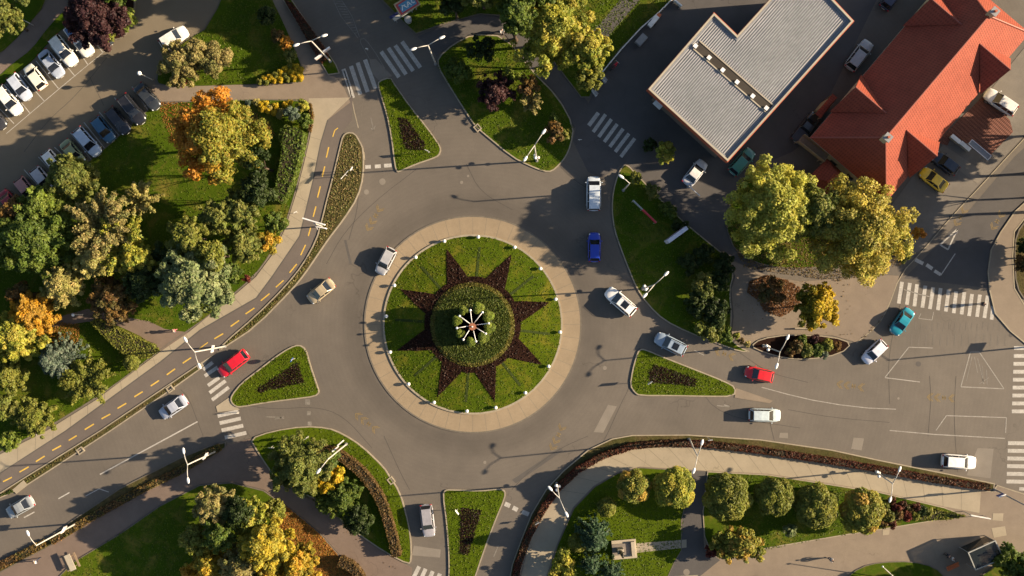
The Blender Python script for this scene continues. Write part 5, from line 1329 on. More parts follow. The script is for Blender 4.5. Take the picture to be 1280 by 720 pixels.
# lilac white board on the dark lawn
def board(px1, py1, px2, py2, z0, z1, mat, label, name='billboard', stripes=None, thick=.25):
    a, b = P(px1, py1, z1), P(px2, py2, z1); c = (a+b)/2; d = b-a
    t = thing(name, label, 'billboard', (c.x, c.y, .12), math.atan2(d.y, d.x))
    l = d.length
    for sx in (-.4, .4): MB().tube([(sx*l, 0, -.05), (sx*l, 0, z0)], .07, 8).build('post', M_grey, t)
    f = MB().box((0, 0, (z0+z1)/2), (l, thick, z1-z0)).build('sign_panel', mat, t, bevel=.02)
    if stripes:
        for i in range(3):
            for sy in (-1, 1): MB().box((0, sy*(thick/2+.012), z0+(z1-z0)*(.25+.25*i)), (l*.86, .016, .18)).build('lettering_band', stripes, f)
    return t
board(835, 302, 859, 284.5, 1.0, 3.6, plain('board_lilac', (.62, .60, .66), .4), 'wide white lilac advertising board on the dark eastern lawn', stripes=plain('band_rose', (.35, .25, .33), .5), thick=.5)
t = thing('banner_frame', 'thin half grey half red banner rail on the dark eastern lawn', 'banner', (P(803, 266).x, P(803, 266).y, .12), math.atan2(-28, 29))
MB().bar((-2.1, 0, 1.9), (-.4, 0, 1.9), .10, .9).build('grey_banner', plain('banner_grey', (.35, .36, .36), .5), t)
MB().bar((-.4, 0, 1.9), (2.1, 0, 1.9), .16, .9).build('red_banner', plain('banner_crimson', (.5, .03, .05), .5), t)
for sx in (-2.0, -.4, 2.0): MB().tube([(sx, 0, -.05), (sx, 0, 2.4)], .04, 6).build('post', M_metal, t)
# barrier boom in front of the silver saloon
t = thing('barrier_boom', 'thin raised barrier arm beside the silver saloon near the hall', 'barrier', (P(860, 234).x, P(860, 234).y, 0))
MB().box((0, 0, .5), (.35, .35, 1.0)).build('housing', M_grey, t, bevel=.03); MB().bar((0, 0, 1.0), (1.35, -1.25, 1.1), .09, .12).build('arm', M_wht, t)
# fence along the service road and things beside it
fp = [(752, 92), (776, 63), (800, 37), (822, 18), (842, -2)]
t = thing('mesh_fence', 'pale rail fence along the left side of the service road', 'fence', (P(800, 37).x, P(800, 37).y, 0))
o0 = P(800, 37); fl = [Vector((*(P(a, b)-o0), 0)) for a, b in fp]
for zz in (.35, 1.05): MB().tube([p+Vector((0, 0, zz)) for p in fl], .045, 6).build('rail', M_wht, t)
for i in range(4):
    for s in (0, .33, .66): p = fl[i].lerp(fl[i+1], s); MB().tube([p, p+Vector((0, 0, 1.12))], .05, 6).build('post', M_metal, t)
for (px, py, l) in ((755, 98, 'upper white gate pillar beside the service road entrance'), (743.5, 115, 'lower white gate pillar beside the service road entrance')):
    c = P(px, py, 1); t = thing('gate_pillar', l, 'gate pillar', (c.x, c.y, 0), R(-52), 'white gate pillars')
    MB().box((0, 0, .7), (.95, .25, 1.4)).build('panel', M_wht, t, bevel=.02); MB().box((0, 0, 1.43), (1.05, .33, .08)).build('cap', M_grey, t)
c = P(768, 83); t = thing('scooter', 'small red scooter parked by the service road fence', 'scooter', (c.x, c.y, 0), R(48))
MB().ball((0, 0, .62), .5, 12, (1.15, .38, .45)).build('body', plain('scooter_red', (.5, .01, .03), .3), t, smooth=True)
MB().ball((-.3, 0, .85), .3, 10, (1.1, .45, .3)).build('saddle', M_black, t, smooth=True)
for sx in (-.6, .65): MB().tube([(sx, -.06, .25), (sx, .06, .25)], .25, 14).build('wheel', M_black, t)
MB().tube([(.45, -.32, 1.0), (.5, 0, 1.05), (.45, .32, 1.0)], .03, 6).build('handlebar', M_metal, t)
c = P(817, 26, 1); t = thing('utility_trailer', 'small white trailer with orange end beside the service road', 'trailer', (c.x, c.y, 0), R(50))
MB().box((0, 0, .7), (1.7, .62, .5)).build('box_body', M_wht, t, bevel=.03); MB().box((1.1, 0, .65), (.45, .6, .45)).build('orange_end', M_orange, t, bevel=.03)
for sy in (-1, 1): MB().tube([(0, sy*.36, .28), (0, sy*.46, .28)], .28, 14).build('wheel', M_black, t)
c = P(801, 51); t = thing('pallet_stack', 'grey stack of boards beside the rail fence', 'pallet stack', (c.x, c.y, 0), R(48))
for i in range(5): MB().box((0, 0, .08+.16*i), (1.5, .9, .11)).build('board', M_grey, t)
c = P(848, 3, 1); t = thing('road_barrier', 'short white barrier at the top of the service road', 'barrier', (c.x, c.y, 0), R(-40))
MB().box((0, 0, .55), (1.3, .18, .7)).build('panel', M_wht, t, bevel=.02)
for sx in (-.5, .5): MB().box((sx, 0, .12), (.1, .6, .2)).build('foot', M_grey, t)
# forecourt sign frames by the brick area
for (px, py, l, ln, m) in ((1194, 174, 'upper white slab beside the brick forecourt', 1.4, M_cap), (1206, 183, 'lower white slab beside the brick forecourt', 1.5, M_cap)):
    c = P(px, py, .5); t = thing('low_wall', l, 'low wall', (c.x, c.y, 0), R(-40), 'white slabs at the forecourt'); MB().box((0, 0, .35), (ln, .45, .7)).build('block', m, t, bevel=.02); MB().box((0, 0, .72), (ln+.08, .52, .06)).build('coping', M_wht, t)
c = P(1226, 187, 2.2); t = thing('display_frame', 'long white edged display box at the brick forecourt', 'display case', (c.x, c.y, 0), R(-40))
MB().box((0, 0, 1.9), (3.2, .7, .12)).build('top', M_grey, t); 
for sy in (-1, 1): MB().box((0, sy*.36, 1.98), (3.3, .07, .09)).build('edge_strip', M_wht, t)
for sx in (-1, 1): MB().box((sx*1.63, 0, 1.98), (.07, .78, .09)).build('edge_strip', M_wht, t); MB().tube([(sx*1.5, 0, 0), (sx*1.5, 0, 1.85)], .06, 8).build('post', M_grey, t)
# concrete block by hedge and small seat
c = P(1009, 413, .6); t = thing('stone_bench', 'long stone ledge with dark gap under the yellow green tree', 'bench', (c.x, c.y, .05), 0)
MB().box((0, .25, .45), (3.2, .18, .12)).build('seat', M_kerb, t, bevel=.02)
for sx in (-1.3, 0, 1.3): MB().box((sx, .25, .2), (.2, .16, .42)).build('leg', M_kerb, t)
for (px, py, l) in ((798, 38+362, None),): pass
c = P(88, 703, .8); t = thing('picnic_table', 'pale wooden picnic table on the dark lower left lawn', 'table', (c.x, c.y, .13), R(-66))
MB().box((0, 0, .76), (2.2, .8, .07)).build('table_top', M_cap, t, bevel=.01)
for sy in (-1, 1): MB().box((0, sy*.78, .45), (2.0, .28, .05)).build('bench_board', M_wood, t, bevel=.01)
for sx in (-1, 1): MB().box((sx*.7, 0, .40), (.08, 1.5, .07)).build('cross_bar', M_wood, t); MB().box((sx*.7, .3, .38), (.08, .08, .74)).build('leg', M_wood, t); MB().box((sx*.7, -.3, .38), (.08, .08, .74)).build('leg', M_wood, t)
# monument
c = P(779, 686); t = thing('monument', 'pale stone monument with stepped base and dark statue on the lower lawn', 'monument', (c.x, c.y, .12), R(5))
M_st = surf('pale_stone', [(.42, .36, .27), (.50, .43, .33)], .2, .15, bump=.006)
MB().box((.1, 0, .10), (3.2, 2.5, .22)).build('base_step', M_st, t, bevel=.02)
MB().box((-.2, .05, .28), (2.6, 1.5, .16)).build('inner_step', plain('dark_stone', (.20, .17, .14), .5), t, bevel=.02)
MB().box((1.25, 0, .42), (.5, 2.0, .45)).build('front_block', M_st, t, bevel=.02)
MB().box((-.5, .05, .9), (.8, .7, 1.3)).build('pedestal', M_st, t, bevel=.03)
me = bpy.data.meshes.new('statue'); pts = [(0, 0, 1.5), (0, 0, 2.3), (.02, 0, 2.85), (.05, 0, 3.15), (.1, .3, 2.75), (.35, .35, 2.45), (.1, -.3, 2.75), (.2, -.4, 2.2), (0, .16, 1.0), (0, -.16, 1.0)]
me.from_pydata([(x-.5, y+.05, z+.45) for x, y, z in pts], [(0, 1), (1, 2), (2, 3), (2, 4), (4, 5), (2, 6), (6, 7), (0, 8), (0, 9)], []); me.materials.append(plain('bronze', (.05, .045, .035), .4, .5))
o = link(bpy.data.objects.new('statue', me)); o.parent = t; md = o.modifiers.new('skin', 'SKIN')
for i, r in enumerate([.24, .22, .2, .13, .1, .07, .1, .07, .2, .2]): me.skin_vertices[0].data[i].radius = (r, r)
o.modifiers.new('sub', 'SUBSURF').render_levels = 2
# bus shelter lower right
q = PL([(1209.5, 690.5), (1244, 675), (1255, 698), (1219, 713)], 2.7); c = sum(q, Vector((0, 0)))/4
t = thing('bus_shelter', 'grey framed glass roofed bus shelter at the lower right', 'bus shelter', (c.x, c.y, .08)); q = ccw([p-c for p in q])
fr = MB().ring(q, inset(q, .12), 2.55, 2.72).build('roof_frame', plain('shelter_frame', (.36, .36, .33), .4), t)
mg, tt, bb = newmat('tinted_glass'); bb.inputs['Base Color'].default_value = (.02, .025, .025, 1); bb.inputs['Roughness'].default_value = .08; bb.inputs['Alpha'].default_value = .72
MB().prism(inset(q, .12), 2.60, 2.63).build('roof_glass', mg, t)
for p in q: p2 = p*.95; MB().tube([(p2.x, p2.y, -.05), (p2.x, p2.y, 2.6)], .05, 8).build('post', M_grey, t)
a_, b_ = inset(q, .15)[0], inset(q, .15)[1]
for i in range(4):
    x1, x2 = q[i], q[(i+1) % 4]
    if i in (1, 2): MB().bar((x1.x*.95, x1.y*.95, 1.2), (x2.x*.95, x2.y*.95, 1.2), .03, 1.9).build('side_glass', mg, t)
MB().box((0, -.3, .45), (2.4, .4, .06), rz=R(24)).build('bench', M_wood, t); MB().box((0, -.3, .2), (2.0, .1, .45), rz=R(24)).build('bench_support', M_grey, t)
c = P(1191, 708.5, .5); t = thing('park_bench', 'bench of orange red planks left of the bus shelter', 'bench', (c.x, c.y, .08), R(24))
for i in range(4): MB().box((0, -.21+i*.14, .45), (1.7, .11, .04)).build('seat_plank', M_orange, t)
for i in range(2): MB().box((0, .36, .62+i*.16), (1.7, .04, .12)).build('back_plank', M_orange, t)
for sx in (-.7, .7): MB().box((sx, 0, .22), (.07, .5, .44)).build('leg', M_grey, t)
c = P(1222, 644.5, 1); t = thing('leaning_sign', 'slender white sign lying outward at the end of the ball tree lawn', 'road sign', (c.x, c.y, .06), R(-10))
MB().tube([(-1.5, .1, 0), (-1.4, .1, 2.0)], .05, 8).build('post', M_metal, t); MB().box((0, 0, 1.6), (2.6, .10, .6)).build('sign_panel', M_wht, t, bevel=.02); MB().tube([(1.2, 0, 0), (1.2, 0, 1.8)], .04, 6).build('post', M_metal, t)
# drain boxes set into the kerbs
for (px, py, rz, l) in ((597, 160, -50, 'stone drain box in the kerb of the north east lawn'), (489, 600.5, -52, 'stone drain box in the kerb of the lower left hedge lawn'), (213, 486, 35, 'stone block in the verge above the silver saloon'), (101, 563, 35, 'stone block in the verge nearest the picture\'s left road')):
    c = P(px, py); t = thing('drain_box', l, 'drain', (c.x, c.y, 0), R(rz), 'drain boxes in the kerbs')
    MB().ring([Vector(v) for v in ((-.45, -.4), (.45, -.4), (.45, .4), (-.45, .4))], [Vector(v) for v in ((-.3, -.25), (.3, -.25), (.3, .25), (-.3, .25))], 0, .2).build('rim', M_kerb, t)
    MB().box((0, 0, .09), (.58, .48, .05)).build('grate', M_trim, t)
c = P(46, 541.5, .3); t = thing('bicycle', 'bicycle with dark panniers lying at the edge of the concrete walk', 'bicycle', (c.x, c.y, .12), R(8))
for sx in (-.52, .52):
    q = MB(); q.tube([(sx+.33*math.cos(2*math.pi*k/16), 0, .34+.33*math.sin(2*math.pi*k/16)) for k in range(17)], .025, 6, cap=False); q.build('wheel', M_black, t)
MB().tube([(-.52, 0, .34), (-.15, 0, .34), (-.2, 0, .85)], .025, 6).build('frame', M_red, t); MB().tube([(-.15, 0, .34), (.35, 0, .85), (.52, 0, .34)], .025, 6).build('frame', M_red, t)
MB().tube([(.33, -.28, .95), (.35, 0, .98), (.33, .28, .95)], .02, 6).build('handlebar', M_metal, t); MB().ball((-.22, 0, .9), .14, 8, (1.1, .6, .4)).build('saddle', M_black, t)
for sy in (-1, 1): MB().box((-.55, sy*.16, .5), (.36, .16, .34)).build('pannier', plain('pannier', (.03, .02, .05), .7), t, bevel=.03)
# people
navy = plain('navy_cloth', (.02, .025, .05), .8); black = plain('black_cloth', (.015, .015, .017), .8); white = plain('white_cloth', (.75, .73, .70), .8)
greyc = plain('grey_cloth', (.18, .18, .19), .8); jean = plain('denim', (.05, .08, .14), .8); rosec = plain('rose_cloth', (.4, .1, .12), .8); paleb = plain('pale_blue_cloth', (.35, .42, .5), .8)
person(1036, 697, 200, white, jean, 'person in white top walking on the wide pavement at the lower right', step=.28)
person(1181, 692, 190, navy, black, 'person in dark clothes standing left of the bus shelter', step=.08)
person(1186, 695.5, 170, white, greyc, 'person in white jacket beside the dark dressed one near the bus shelter', step=.15)
person(1224, 380, 180, black, navy, 'person in dark clothes crossing the long eastern crosswalk', step=.3)
person(627, 41, 60, white, greyc, 'left one of two people in pale tops on the shaded upper path', step=.25)
person(631, 39, 60, paleb, jean, 'right one of two people in pale tops on the shaded upper path', step=.2)
person(49.5, 699, 150, paleb, navy, 'person in pale blue jacket on the lower left path', step=.3)
person(221, 413, 150, greyc, rosec, 'person in grey top on the brown park path near the hedge', step=.2)
# ------------------------------------------------------------ hedges and planted strips
def band(pts, wpx, sm=1, wr=None): 
    return ccw(strip(chaikin(PL(pts), sm, closed=False), wpx/K, (wpx if wr is None else wr)/K))
hedge([(372, 162), (384, 168), (382, 190), (375, 215), (367, 240), (357, 255), (350, 252), (351, 235), (354, 215), (357, 200), (358, 180), (362, 166)], 2.6, 'green', 'tall clipped dark green hedge along the concrete walk at the park edge', leaf=.2, seed=3)
hedge([(118, 402), (126, 398), (160, 414), (196, 431), (200, 438), (188, 446), (172, 449), (158, 441), (140, 425)], 1.3, 'hedgegreen', 'triangular clipped hedge at the corner of the park path', seed=4)
hedge(band([(398, 559), (420, 563), (440, 576), (460, 594), (478, 622), (487, 650), (495, 680), (497, 692)], 5.5), 1.5, 'hedgebrown', 'long curved brown topped hedge on the lower left roundabout lawn', seed=5, world=True)
hedge(band([(426, 698), (442, 705), (452, 718), (460, 740)], 5.5), 1.5, 'hedgebrown', 'short curved brown hedge at the bottom edge beside the leaf strewn lawn', seed=6, world=True)
hedge([(358, 2), (366, 6), (386, 32), (404, 58), (412, 72), (403, 80), (392, 62), (374, 30)], .9, 'rust', 'dark red barberry hedge along the upper road', seed=7)
def redband(a, b, seed, label): hedge(band(RB[a:b], 3.7, sm=0), .8, 'rust', label, seed=seed, world=True, group='lengths of the long red hedge')
RB = [(640, 745), (647, 706), (660, 670), (678, 636), (698, 608), (722, 586), (752, 569), (788, 557), (830, 553), (880, 554), (950, 562), (1040, 575.5), (1100, 586), (1180, 600.5), (1234, 608)]
redband(0, 5, 8, 'red brown hedge length curving down beside the lower middle road')
redband(4, 9, 9, 'red brown hedge length around the bend above the ball trees')
redband(8, 12, 10, 'red brown hedge length between the two lamps of the lower right')
redband(11, 15, 11, 'red brown hedge length tapering to the lower right crosswalk')
hedge(band([(66, 676), (112, 648), (175, 613), (225, 588), (262, 566), (276, 558)], 4.2, sm=0), .45, 'strip', 'low ochre planting strip above the lower left path', seed=12, world=True)
hedge(band([(-60, 738), (0, 707), (58, 678)], 4.6, sm=0), .45, 'strip', 'low ochre planting strip at the left end past the single lamp', seed=13, world=True)
hedge([(886, 595), (905, 592), (905, 600), (886, 604)], .5, 'ground', 'low dark planting at the left end of the ball tree lawn', seed=14)
hedge([(1170, 636), (1205, 644), (1185, 648), (1155, 650), (1140, 648)], .5, 'hedgegreen', 'low green planting tapering at the right end of the ball tree lawn', seed=15)
hedge(band([(388, 130), (391, 146), (388, 165)], 1.6, sm=0), .6, 'brown', 'thin brown edging plants at the upper corner of the park', seed=16, world=True)
# wild plants on the verges (nobody could count them)
VG = [(425, 182), (434, 167), (444, 168), (453, 190), (453, 220), (446, 246), (428, 273), (410, 297), (393, 322), (378, 344), (364, 361), (355, 360), (378, 331), (396, 300), (403, 275), (409, 250), (417, 218)]
scatter('verge_plants', VG, 3800, [(.26, .19, .07), (.19, .22, .055), (.34, .25, .11), (.22, .21, .07), (.38, .30, .13)], .15, .11, 21, flatn=.6, ins=.22)
scatter('verge_plants', [(364, 361), (320, 408), (285, 431), (272, 438), (280, 429), (320, 395), (355, 360)], 2500, [(.19, .18, .05), (.15, .17, .04), (.26, .20, .08)], .14, .11, 22, flatn=.6, ins=.22)
scatter('verge_plants', [(250, 460), (215, 486), (137, 539), (60, 589), (32, 606), (30, 598), (125, 540), (210, 483), (247, 457)], 3500, [(.19, .18, .05), (.15, .17, .04), (.26, .20, .08), (.22, .15, .06)], .14, .11, 23, flatn=.6, ins=.22)
scatter('verge_plants', [(0, 622), (-30, 640), (-30, 630), (0, 617), (17, 608), (20, 617)], 400, [(.08, .11, .02)], .2, .14, 24, flatn=.6, ins=.22)
# grass blades over the lawns
G_ = [(.11, .165, .012), (.08, .13, .008), (.13, .16, .02)]
for i, (pl, n) in enumerate([([(300, -10), (264, 33), (235, 50), (206, 74), (200, 106), (376, 103), (368, 60), (338, -5)], 9000), ([(547, 84), (597, 161), (680, 214), (704, 200), (716, 158), (664, 87), (632, 47), (566, 56)], 9000),
      ([(196, 128), (320, 124), (378, 125), (387, 170), (356, 285), (319, 345), (236, 413), (150, 396), (60, 395), (0, 400), (0, 290), (60, 245), (168, 154)], 26000),
      ([(0, 412), (110, 404), (150, 410), (200, 440), (120, 497), (58, 534), (0, 564)], 9000), ([(92, 704), (200, 634), (290, 604), (370, 642), (430, 702), (440, 725), (80, 725)], 11000),
      ([(345, 540), (410, 535), (450, 556), (486, 597), (508, 640), (512, 700), (448, 666), (360, 606), (325, 560)], 7000), ([(700, 680), (720, 636), (772, 593), (862, 590), (850, 686), (828, 725), (685, 725)], 9000),
      ([(775, 215), (800, 224), (880, 300), (914, 328), (912, 425), (860, 414), (800, 366), (767, 286)], 9000), ([(480, 0), (520, 41), (600, 17), (650, 21), (690, 72), (735, 120), (800, 34), (840, 0)], 12000), ([(887, 592), (960, 594), (1180, 636), (1100, 660), (905, 697)], 8000)]):
    scatter('grass_blades', pl, int(n*.4), G_, .13, .13, 40+i, flatn=.35)
for i, (pl, bd) in enumerate([([(474, 108), (488, 98), (514, 135), (549, 181), (548, 194), (498, 213), (490, 172)], [(499, 148), (509, 150), (530, 180), (529, 187), (509, 186), (505, 178)]),
      ([(291, 502), (302, 480), (345, 447), (374, 432), (383, 438), (398, 488), (370, 497), (303, 507)], [(372, 454), (380, 477), (323, 490), (322, 486)]),
      ([(556, 614), (600, 614), (629, 614), (618, 650), (588, 730), (562, 730), (562, 700), (558, 655)], [(577, 635), (601, 638), (585, 693), (575, 690)]),
      ([(798, 440), (830, 448), (906, 478), (916, 494), (840, 493), (795, 491), (789, 480)], [(817, 457), (826, 459), (870, 474), (869, 482), (812, 477), (813, 465)])]):
    scatter('grass_blades', pl, 1700, [(.12, .17, .008), (.09, .14, .006), (.15, .17, .015)], .12, .14, 90+i, flatn=.35)
    scatter('bed_plants', inset(ccw(PL(bd)), -.08), 800, [(.030, .013, .009), (.05, .02, .014), (.02, .012, .008), (.045, .04, .012)], .13, .165, 95+i, flatn=.6, world=True)
scatter('fallen_leaves', [(352, 628), (372, 643), (400, 667), (430, 702), (445, 725), (330, 725), (335, 690), (345, 655)], 9000, [(.50, .21, .035), (.42, .23, .05), (.36, .15, .035)], .13, .14, 60)
scatter('fallen_leaves', [(50, 400), (100, 405), (100, 430), (80, 450), (55, 440)], 1800, [(.36, .17, .03), (.30, .17, .04)], .13, .15, 61)
scatter('fallen_leaves', [(936, 352), (958, 344), (985, 350), (1003, 362), (998, 384), (976, 396), (955, 390), (948, 376), (934, 366)], 3200, [(.30, .14, .05), (.26, .13, .05), (.20, .09, .03)], .14, .055, 62)
scatter('fallen_leaves', [(905, 280), (1135, 280), (1130, 330), (1050, 352), (930, 335)], 6000, [(.22, .14, .04), (.18, .11, .035), (.12, .11, .03)], .12, .11, 63)
scatter('fallen_leaves', [(300, 130), (335, 150), (345, 170), (320, 180), (300, 160)], 1500, [(.34, .18, .04), (.26, .2, .04)], .13, .15, 64)
scatter('fallen_leaves', [(195, 128), (238, 128), (236, 170), (215, 175)], 700, [(.34, .18, .04), (.36, .14, .03)], .13, .15, 65)
# leaf spill along kerbs and gutters
for i, pl in enumerate([[(1070, 430), (1110, 385), (1114, 388), (1074, 434)], [(380, 620), (500, 712), (490, 712), (375, 625)], [(925, 400), (1070, 425), (1060, 345), (930, 350)]]):
    scatter('fallen_leaves', pl, 110, [(.20, .13, .06), (.17, .12, .06)], .11, .075, 80+i)

# ------------------------------------------------------------ trees
T = tree
T(690, 38, 50, 12, 'yellowgreen', 'largest yellow green tree at the top middle', k=50, dens=1.5, flat=.9)
T(737, 62, 26, 10.5, 'yellowgreen', 'yellowish side tree overlapping the right of the large top middle tree')
T(738, 98, 17, 7, 'hedgegreen', 'small green tree below the large top middle tree by the service road')
T(645, 18, 24, 14, 'green', 'dark green tree left of the large top middle tree', dens=2.4)
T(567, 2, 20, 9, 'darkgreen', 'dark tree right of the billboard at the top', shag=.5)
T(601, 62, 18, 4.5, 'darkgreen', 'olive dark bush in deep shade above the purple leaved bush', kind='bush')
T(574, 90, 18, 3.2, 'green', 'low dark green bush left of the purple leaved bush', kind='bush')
T(621, 113, 23, 5, 'purple', 'purple leaved small tree on the north east lawn', leaf=.22, openness=.25, shag=.5)
T(638, 96, 11, 3, 'bright', 'small bright green bush between the purple bush and the russet one', kind='bush')
T(661, 108, 15, 4.5, 'brown', 'russet brown bush on the north east lawn', kind='bush')
willow(664, 128, 17, 4, 'tan', 'sparse twiggy bush with a few yellow green leaves right of the purple bush', kind='bush')
T(693, 165, 13, 3, 'brown', 'brown and yellow bush behind the lamp on the north east lawn', kind='bush')
T(706, 168, 8, 2.2, 'hedgegreen', 'little yellowish bush at the right tip of the north east lawn', kind='bush')
T(692, 148, 7, 2, 'green', 'tiny round green bush by the service path', kind='bush')
T(121, 18, 40, 8, 'purple', 'large dark purple tree above the car park', k=30)
T(152, 24, 18, 2.6, 'bright', 'light green bush right of the purple tree', kind='bush')
T(135, 44, 10, 2.0, 'hedgegreen', 'low green bush under the purple tree', kind='bush')
T(4, 22, 24, 8, 'olive', 'olive tree in the upper left corner')
T(224, 80, 27, 5, 'tan', 'large tan and olive shrub by the car park entrance', kind='bush', leaf=.18, k=22)
T(244, 66, 17, 5, 'tan', 'tan shrub peak in the middle of the brown pair', kind='bush', leaf=.18)
T(269, 76, 21, 4.2, 'tan', 'feathery tan shrub on the small upper left lawn', kind='bush', leaf=.16, k=18)
T(229, 102, 6, 1.5, 'red', 'tiny reddish bush under the tan shrubs', kind='bush')
T(347, 46, 10, 2.2, 'brown', 'orange bush at the top of the lawn edge row', kind='bush')
T(358, 55, 9, 2.2, 'orange', 'orange bush in the lawn edge row beside the pavement', kind='bush')
T(363, 70, 9, 2.0, 'olive', 'olive bush in the lawn edge row beside the pavement', kind='bush')
T(334, 20, 14, 3, 'darkgreen', 'dark green bush at the top of the small lawn', kind='bush')
T(272, 172, 56, 12.5, [(.58, .24, .03), (.29, .30, .045), (.48, .29, .035), (.23, .26, .04)], 'big maple with orange left side and green right side', k=38,
  lobepal=lambda x, y, r: (0 if x < -.35+.25*r.random() or (y > .5 and x < .3) else (2 if x < 0 and r.random() < .5 else (1 if r.random() < .65 else 3))))
T(323, 205, 16, 9, 'darkgreen', 'narrow dark evergreen right of the maple', ell=(1, 1.7), flat=1.2)
T(322, 240, 21, 8, 'darkgreen', 'dark green tree between the maple and the tall hedge')
T(302, 262, 26, 7.5, 'olive', 'olive tree under the dark evergreens of the park')
T(344, 278, 15, 5, 'green', 'green tree at the narrow park edge')
T(335, 300, 17, 4.5, 'gold', 'yellow green bush with golden lower side beside the concrete walk', kind='bush')
T(305, 305, 24, 6.5, 'olive', 'olive tree next to the golden bush')
T(272, 270, 22, 8, 'olive', 'olive crowned tree in the middle right of the park')
T(236, 296, 28, 9, 'hedgegreen', 'yellow olive tree above the sage green tree', openness=.2)
T(290, 340, 14, 3, 'green', 'low green bush beside the concrete walk bend', kind='bush')
T(309, 348, 5, 1.2, 'red', 'tiny dark red bush beside the concrete walk bend', kind='bush')
T(241, 350, 48, 10, 'sage', 'large pale sage green tree near the walk', k=34, leaf=.27)
T(264, 318, 20, 9, 'hedgegreen', 'yellow green tree top at the upper side of the sage tree')
T(91, 223, 31, 8, 'olive', 'round olive green tree over the lower parking row', k=22)
T(56, 258, 30, 8, 'bright', 'bright green tree over the lower left end of the parking row')
T(42, 300, 48, 10, 'green', 'large mid green tree at the left edge of the park', k=34)
T(20, 265, 20, 7, 'brown', 'brown tinged tree beside the dark red parked car')
willow(177, 249, 28, 7, 'pale', 'open spiky pale green tree standing alone in the shade', n=22)
willow(130, 280, 44, 10, 'tan', 'large tan tree with visible pale branches', n=46)
willow(155, 306, 38, 9, 'yellowgreen', 'olive yellow tree with pale branches below the tan one', n=40)
T(172, 326, 26, 7.5, 'yellowgreen', 'yellow olive tree between the pale branched trees and the sage tree')
T(120, 322, 26, 8, 'pale', 'pale yellow green tree in the middle of the left park')
T(78, 356, 28, 7.5, 'pale', 'pale feathery tree above the amber tree', leaf=.2)
T(140, 374, 30, 7, 'brown', 'brown orange tree above the brown park path')
T(180, 352, 24, 8, 'darkgreen', 'dark green tree between the brown and the sage trees')
T(208, 318, 18, 6, 'darkgreen', 'dark green tree in the gap left of the sage tree')
T(42, 391, 29, 6.5, 'amber', 'bright amber orange tree at the left')
T(30, 372, 20, 5, 'brown', 'brown tree directly above the amber tree')
T(22, 421, 34, 7, 'yellowgreen', 'yellow green tree below the amber tree at the left edge', k=22)
conifer(72, 449, 31, 6.5, 'bluegreen', 'silver blue spruce on the left lawn', tiers=9, arms=14, leaf=.22)
willow(110, 474, 36, 3.6, 'hedgegreen', 'low spreading yellow green shrub right of the blue spruce', kind='shrub', n=34, name='spreading_shrub', bark=M_bark)
shrub(165, 453, 11, 2.0, 'hedgegreen', 'clipped ball bush at the tip of the triangular hedge')
T(14, 470, 22, 5, 'hedgegreen', 'yellow green shrub at the left edge below the spruce', kind='shrub')
T(42, 521, 26, 3.5, 'hedgegreen', 'broad yellow green shrub beside the bicycle', kind='shrub', leaf=.2)
T(8, 508, 18, 3.5, 'olive', 'olive shrub at the left edge above the concrete walk', kind='shrub')
T(14, 552, 15, 2.6, 'bright', 'bright green shrub at the left picture edge on the walk', kind='shrub')
T(47, 536, 5, 1, 'red', 'small red plant behind the bicycle', kind='bush')
# small yellow bushes by the brown path
rnd = random.Random(11); q = 0
YB = [(325, 102), (331, 99), (338, 97), (345, 94), (351, 91), (357, 87), (363, 83), (370, 84), (376, 88), (333, 103), (343, 101), (351, 100), (360, 99), (368, 98), (376, 98), (356, 94), (365, 91), (372, 93)]
for i, (x, y) in enumerate(YB):
    shrub(x, y, 4.6+rnd.random(), .9, 'yellow' if i % 3 else 'hedgegreen', 'one of the small clipped yellow balls in the bed above the brown path', group='small yellow balls above the brown path', leaf=.12)
YB = [(321, 128), (327, 131), (333, 130), (338, 135), (345, 133), (343, 141), (351, 139), (357, 131), (363, 129), (350, 145), (335, 138), (328, 136)]
for i, (x, y) in enumerate(YB):
    shrub(x, y, 4.4+rnd.random()*1.5, .9, 'yellow' if i % 3 else 'pale', 'one of the loose yellow balls in the bed below the brown path', group='loose yellow balls below the brown path', leaf=.12)
shrub(311, 129, 4.5, 1.1, 'bluegreen', 'small pale green ball at the start of the yellow bed')
T(366, 142, 11, 2.2, 'bluegreen', 'grey green bush among the small yellow balls', kind='bush', leaf=.15)
T(379, 134, 9, 1.8, 'yellowgreen', 'yellow bush at the corner of the brown path', kind='bush', leaf=.15)
T(382, 152, 10, 2.0, 'green', 'green bush at the corner above the tall hedge', kind='bush', leaf=.15)
T(360, 168, 12, 2.4, 'green', 'green bush at the top end of the tall hedge', kind='bush')
# lower left
T(268, 632, 26, 8, 'tan', 'tan topped tree on the lower left lawn', k=18)
T(297, 640, 20, 8, 'darkgreen', 'dark green tree right of the tan topped tree')
T(244, 672, 20, 6, 'hedgegreen', 'green tree at the left foot of the tan topped tree')
T(275, 668, 22, 8, 'green', 'mid green tree below the tan topped tree')
T(312, 648, 24, 7, 'yellowgreen', 'olive yellow tree above the bright yellow tree')
T(345, 636, 14, 4, 'hedgegreen', 'small olive green tree at the path corner')
T(332, 678, 34, 9, [(.50, .40, .04), (.42, .36, .05), (.56, .42, .04), (.34, .31, .05)], 'bright yellow tree on the lower left lawn', k=20)
T(372, 706, 28, 6.5, 'gold', 'golden yellow tree at the bottom edge near the curved brown hedge', k=20)
T(305, 705, 30, 7, 'tan', 'tan orange tree at the bottom edge', lobepal=None)
T(262, 704, 28, 6, 'gold', 'tan brown tree at the bottom edge')
T(338, 712, 24, 6.5, 'gold', 'gold tree between the orange gold and golden yellow trees')
T(240, 718, 14, 4, 'amber', 'small orange tree at the bottom edge left')
